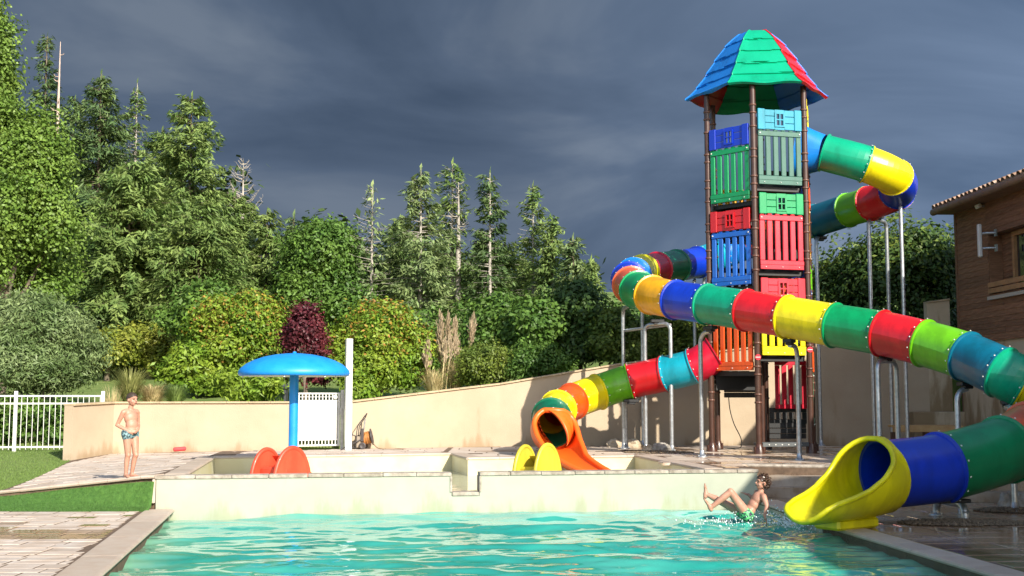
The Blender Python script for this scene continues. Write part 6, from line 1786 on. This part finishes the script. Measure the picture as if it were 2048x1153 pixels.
def hair_cap(m, P, s, back=-.02, thick=1.08, lo=.01, n=26, k=12, seed=1, jit=.02):
    rr = random.Random(seed); rows = []
    for i in range(k + 1):
        ph = 1.75 * i / k; row = []
        for j in range(n + 1):
            th = 2 * math.pi * (j % n) / n; front = max(0, math.cos(th)); php = ph * (1 - .33 * front)
            r_ = 1 + jit * noise.noise(Vector((math.cos(th) * 3, math.sin(th) * 3, ph * 4 + seed)))
            row.append(P(-.010 + .094 * thick * math.sin(php) * math.cos(th) * r_, .073 * thick * math.sin(php) * math.sin(th) * r_, .022 + .088 * thick * math.cos(php) * r_))
        rows.append(row)
    m.grid(rows, smooth=True, flip=True)
hair_cap(m, P, .97, thick=1.07, jit=.08); h_ = m.build('hair', M_hair, boy); fix_normals(h_)
def briefs(name, mtl, parent, origin, parts, vox=.006):
    m = MB(origin)
    for q in parts:
        if q[0] == 'c': capsule(m, *q[1:])
        else: ellips(m, *q[1:])
    return fuse(m, name, mtl, parent, vox=vox, smooth=3)
briefs('swim_briefs', M_trunk1, boy, B, [('c', G_(-.016, .052, .668), G_(-.016, -.052, .668), .091, .091), ('e', G_(-.060, .045, .645), M3(f, l, U_, .066, .066, .070)), ('e', G_(-.060, -.045, .645), M3(f, l, U_, .066, .066, .070)),
    ('c', hipL + U_ * .015, hipL - U_ * .018 + f * .003, .076, .0715), ('c', hipR + U_ * .015, hipR - U_ * .018 + f * .003, .076, .0715), ('e', G_(.03, 0, .65), M3(f, l, U_, .050, .05, .06))])

# ---------------- boy splashing in at the end of the slide, falling backwards
DB = 17.1
def q(px, py, dd=0.0): return at(px, py, DB + dd)
pel = q(1492, 1030, 0); B2 = Vector((pel.x, pel.y, WATER_Z))
boy2 = empty('person', B2, 'curly haired boy in green blue swim briefs falling backwards into the pool', 'person')
m = MB(B2)
chest = q(1513, 1000); waist = q(1502, 1017); neck = q(1524, 985, 0); hd = q(1524, 966, .0)
spine = (neck - pel).normalized(); frontd = Vector((-spine.z, -.25, spine.x)).normalized(); frontd = (frontd - spine * frontd.dot(spine)).normalized(); lat = spine.cross(frontd).normalized()   # lat: towards one flank
if lat.y > 0: lat = -lat            # towards the camera
hN, hF = pel + lat * .07, pel - lat * .07
kN, aN = q(1461, 984, -.12), q(1424, 1014, -.10); kF, aF = q(1440, 1000, .16), q(1415, 990, .18)
kF = q(1441, 1003, .14); 
for h, k_, a_, td in ((hN, kN, aN, Vector((-.45, 0, .9))), (hF, kF, aF, Vector((.10, .1, 1)))):
    capsule(m, h, h.lerp(k_, .5), .080, .068); capsule(m, h.lerp(k_, .45), k_, .068, .053); ellips(m, k_, M3((1, 0, 0), (0, 1, 0), (0, 0, 1), .052, .050, .052)); capsule(m, k_, k_.lerp(a_, .4), .049, .051); capsule(m, k_.lerp(a_, .4), a_, .050, .032)
    sole = (a_ - k_).normalized(); foot(m, a_, td, sole, s=1.12)
capsule(m, hN * .75 + hF * .25, hF * .75 + hN * .25, .082, .082)
ellips(m, pel.lerp(waist, .7), M3(frontd, lat, spine, .078, .098, .10)); ellips(m, waist.lerp(chest, .5), M3(frontd, lat, spine, .076, .098, .10)); ellips(m, chest.lerp(neck, .2), M3(frontd, lat, spine, .080, .112, .11)); 
shc = chest.lerp(neck, .68); ellips(m, shc, M3(frontd, lat, spine, .058, .112, .055))
capsule(m, shc + lat * .07, shc + lat * .115, .045, .044); capsule(m, shc - lat * .07, shc - lat * .115, .045, .044)
capsule(m, neck - spine * .03, hd - spine * .02, .043, .040)
shN = shc + lat * .125; elN = q(1534, 1014, -.20); wrN = q(1529, 1033, -.24)
shF = shc - lat * .125; elF = q(1505, 1000, .28); wrF = q(1500, 992, .34)
elF = q(1512, 1003, .30); wrF = q(1497, 990, .36)
for sh, el, wr, hdv, pn in ((shN, elN, wrN, Vector((.35, -.1, -1)), Vector((-1, 0, -.2))), (shF, elF, wrF, Vector((-1, .1, .35)), Vector((0, 0, -1)))):
    capsule(m, sh, sh.lerp(el, .5), .044, .039); capsule(m, sh.lerp(el, .5), el, .039, .033); capsule(m, el, el.lerp(wr, .4), .034, .033); capsule(m, el.lerp(wr, .4), wr, .032, .023); hand(m, wr, hdv, pn, 1, s=1.12, curl=.25)
P, ff, ll, uu = head(m, hd + Vector((0, 0, .0)), Vector((-.95, -.28, .12)), Vector((.16, 0, 1)), s=.99)
body = fuse(m, 'body', M_skin, boy2, vox=.007, smooth=4)
face_bits(P, ff, ll, uu, .99, body, B2, smile=True)
m = MB(B2); rr = random.Random(8)
for i in range(150):                       # wet curls
    a = Vector((rr.uniform(-1, .35), rr.uniform(-1, 1), rr.uniform(-.75, 1)))
    a.normalize()
    if a.x > .25 and a.z < .6: continue
    rad_ = rr.uniform(1.0, 1.32); c = P(-.012 + .094 * a.x * rad_, .073 * a.y * rad_, .020 + .088 * a.z * rad_)
    o1 = Vector((rr.uniform(-1, 1), rr.uniform(-1, 1), rr.uniform(-1, 1))).normalized(); o2 = o1.orthogonal().normalized(); rl = rr.uniform(.010, .020)
    pts = [c + (o1 * math.cos(t) + o2 * math.sin(t)) * rl + o1.cross(o2) * (t * .003) for t in np.linspace(0, 5.2, 9)]; m.tube(pts, [.006] * 8 + [.003], n=5)
hair_cap(m, P, .99, thick=1.10, jit=.25, seed=4); m.build('curly_hair', M_curl, boy2)
briefs('swim_briefs', M_trunk2, boy2, B2, [('c', hN * .75 + hF * .25, hF * .75 + hN * .25, .092, .092), ('c', hN, hN.lerp(kN, .16), .088, .082), ('c', hF, hF.lerp(kF, .16), .088, .082), ('c', pel + spine * .02 + lat * .035, pel + spine * .02 - lat * .035, .088, .088)])

# splash: drops and broken water round the boy and below the slide mouth
M_drop = bpy.data.materials.new('splash_drops'); nt, N, L, Bs = nodes_of(M_drop); Bs.inputs['Base Color'].default_value = (.85, .92, .92, 1); Bs.inputs['Roughness'].default_value = .05; Bs.inputs['Transmission Weight'].default_value = 0; Bs.inputs['IOR'].default_value = 1.33
m = MB((3.7, 17, WATER_Z)); rr = random.Random(12)
def drop(p, s):
    V = [p + Vector(k) * s for k in ((1,0,0),(-1,0,0),(0,1,0),(0,-1,0),(0,0,1.3),(0,0,-1))]; m.add(V, [(0,2,4),(2,1,4),(1,3,4),(3,0,4),(2,0,5),(1,2,5),(3,1,5),(0,3,5)], smooth=True)
for i in range(700):
    k = rr.random()
    if k < .55: c = Vector((rr.gauss(4.02, .22), rr.gauss(16.6, .35), WATER_Z)); h = min(.3, abs(rr.gauss(0, .12)))
    elif k < .85: c = Vector((rr.gauss(pel.x + .1, .32), rr.gauss(17.2, .28), WATER_Z)); h = abs(rr.gauss(0, .07))
    else: c = Vector((rr.gauss(pel.x - .2, .35), rr.gauss(17.0, .25), WATER_Z)); h = abs(rr.gauss(0, .03))
    drop(c + Vector((0, 0, h + .01)), rr.uniform(.004, .013))
for i in range(60):                        # thin torn sheets of water
    c = Vector((rr.gauss(4.0, .16), rr.gauss(16.75, .25), WATER_Z + abs(rr.gauss(0, .05)))); d = Vector((rr.uniform(-1, .3), rr.uniform(-.5, .8), rr.uniform(-.1, .9))).normalized()
    L_ = rr.uniform(.04, .14); m.tube([c, c + d * L_ * .5 + Vector((0, 0, .012)), c + d * L_], [.006, .005, .002], n=5)
o = m.build('water_splash', M_drop); tag(o, 'white splash of drops between the boy and the yellow slide mouth', 'splash', kind='stuff')
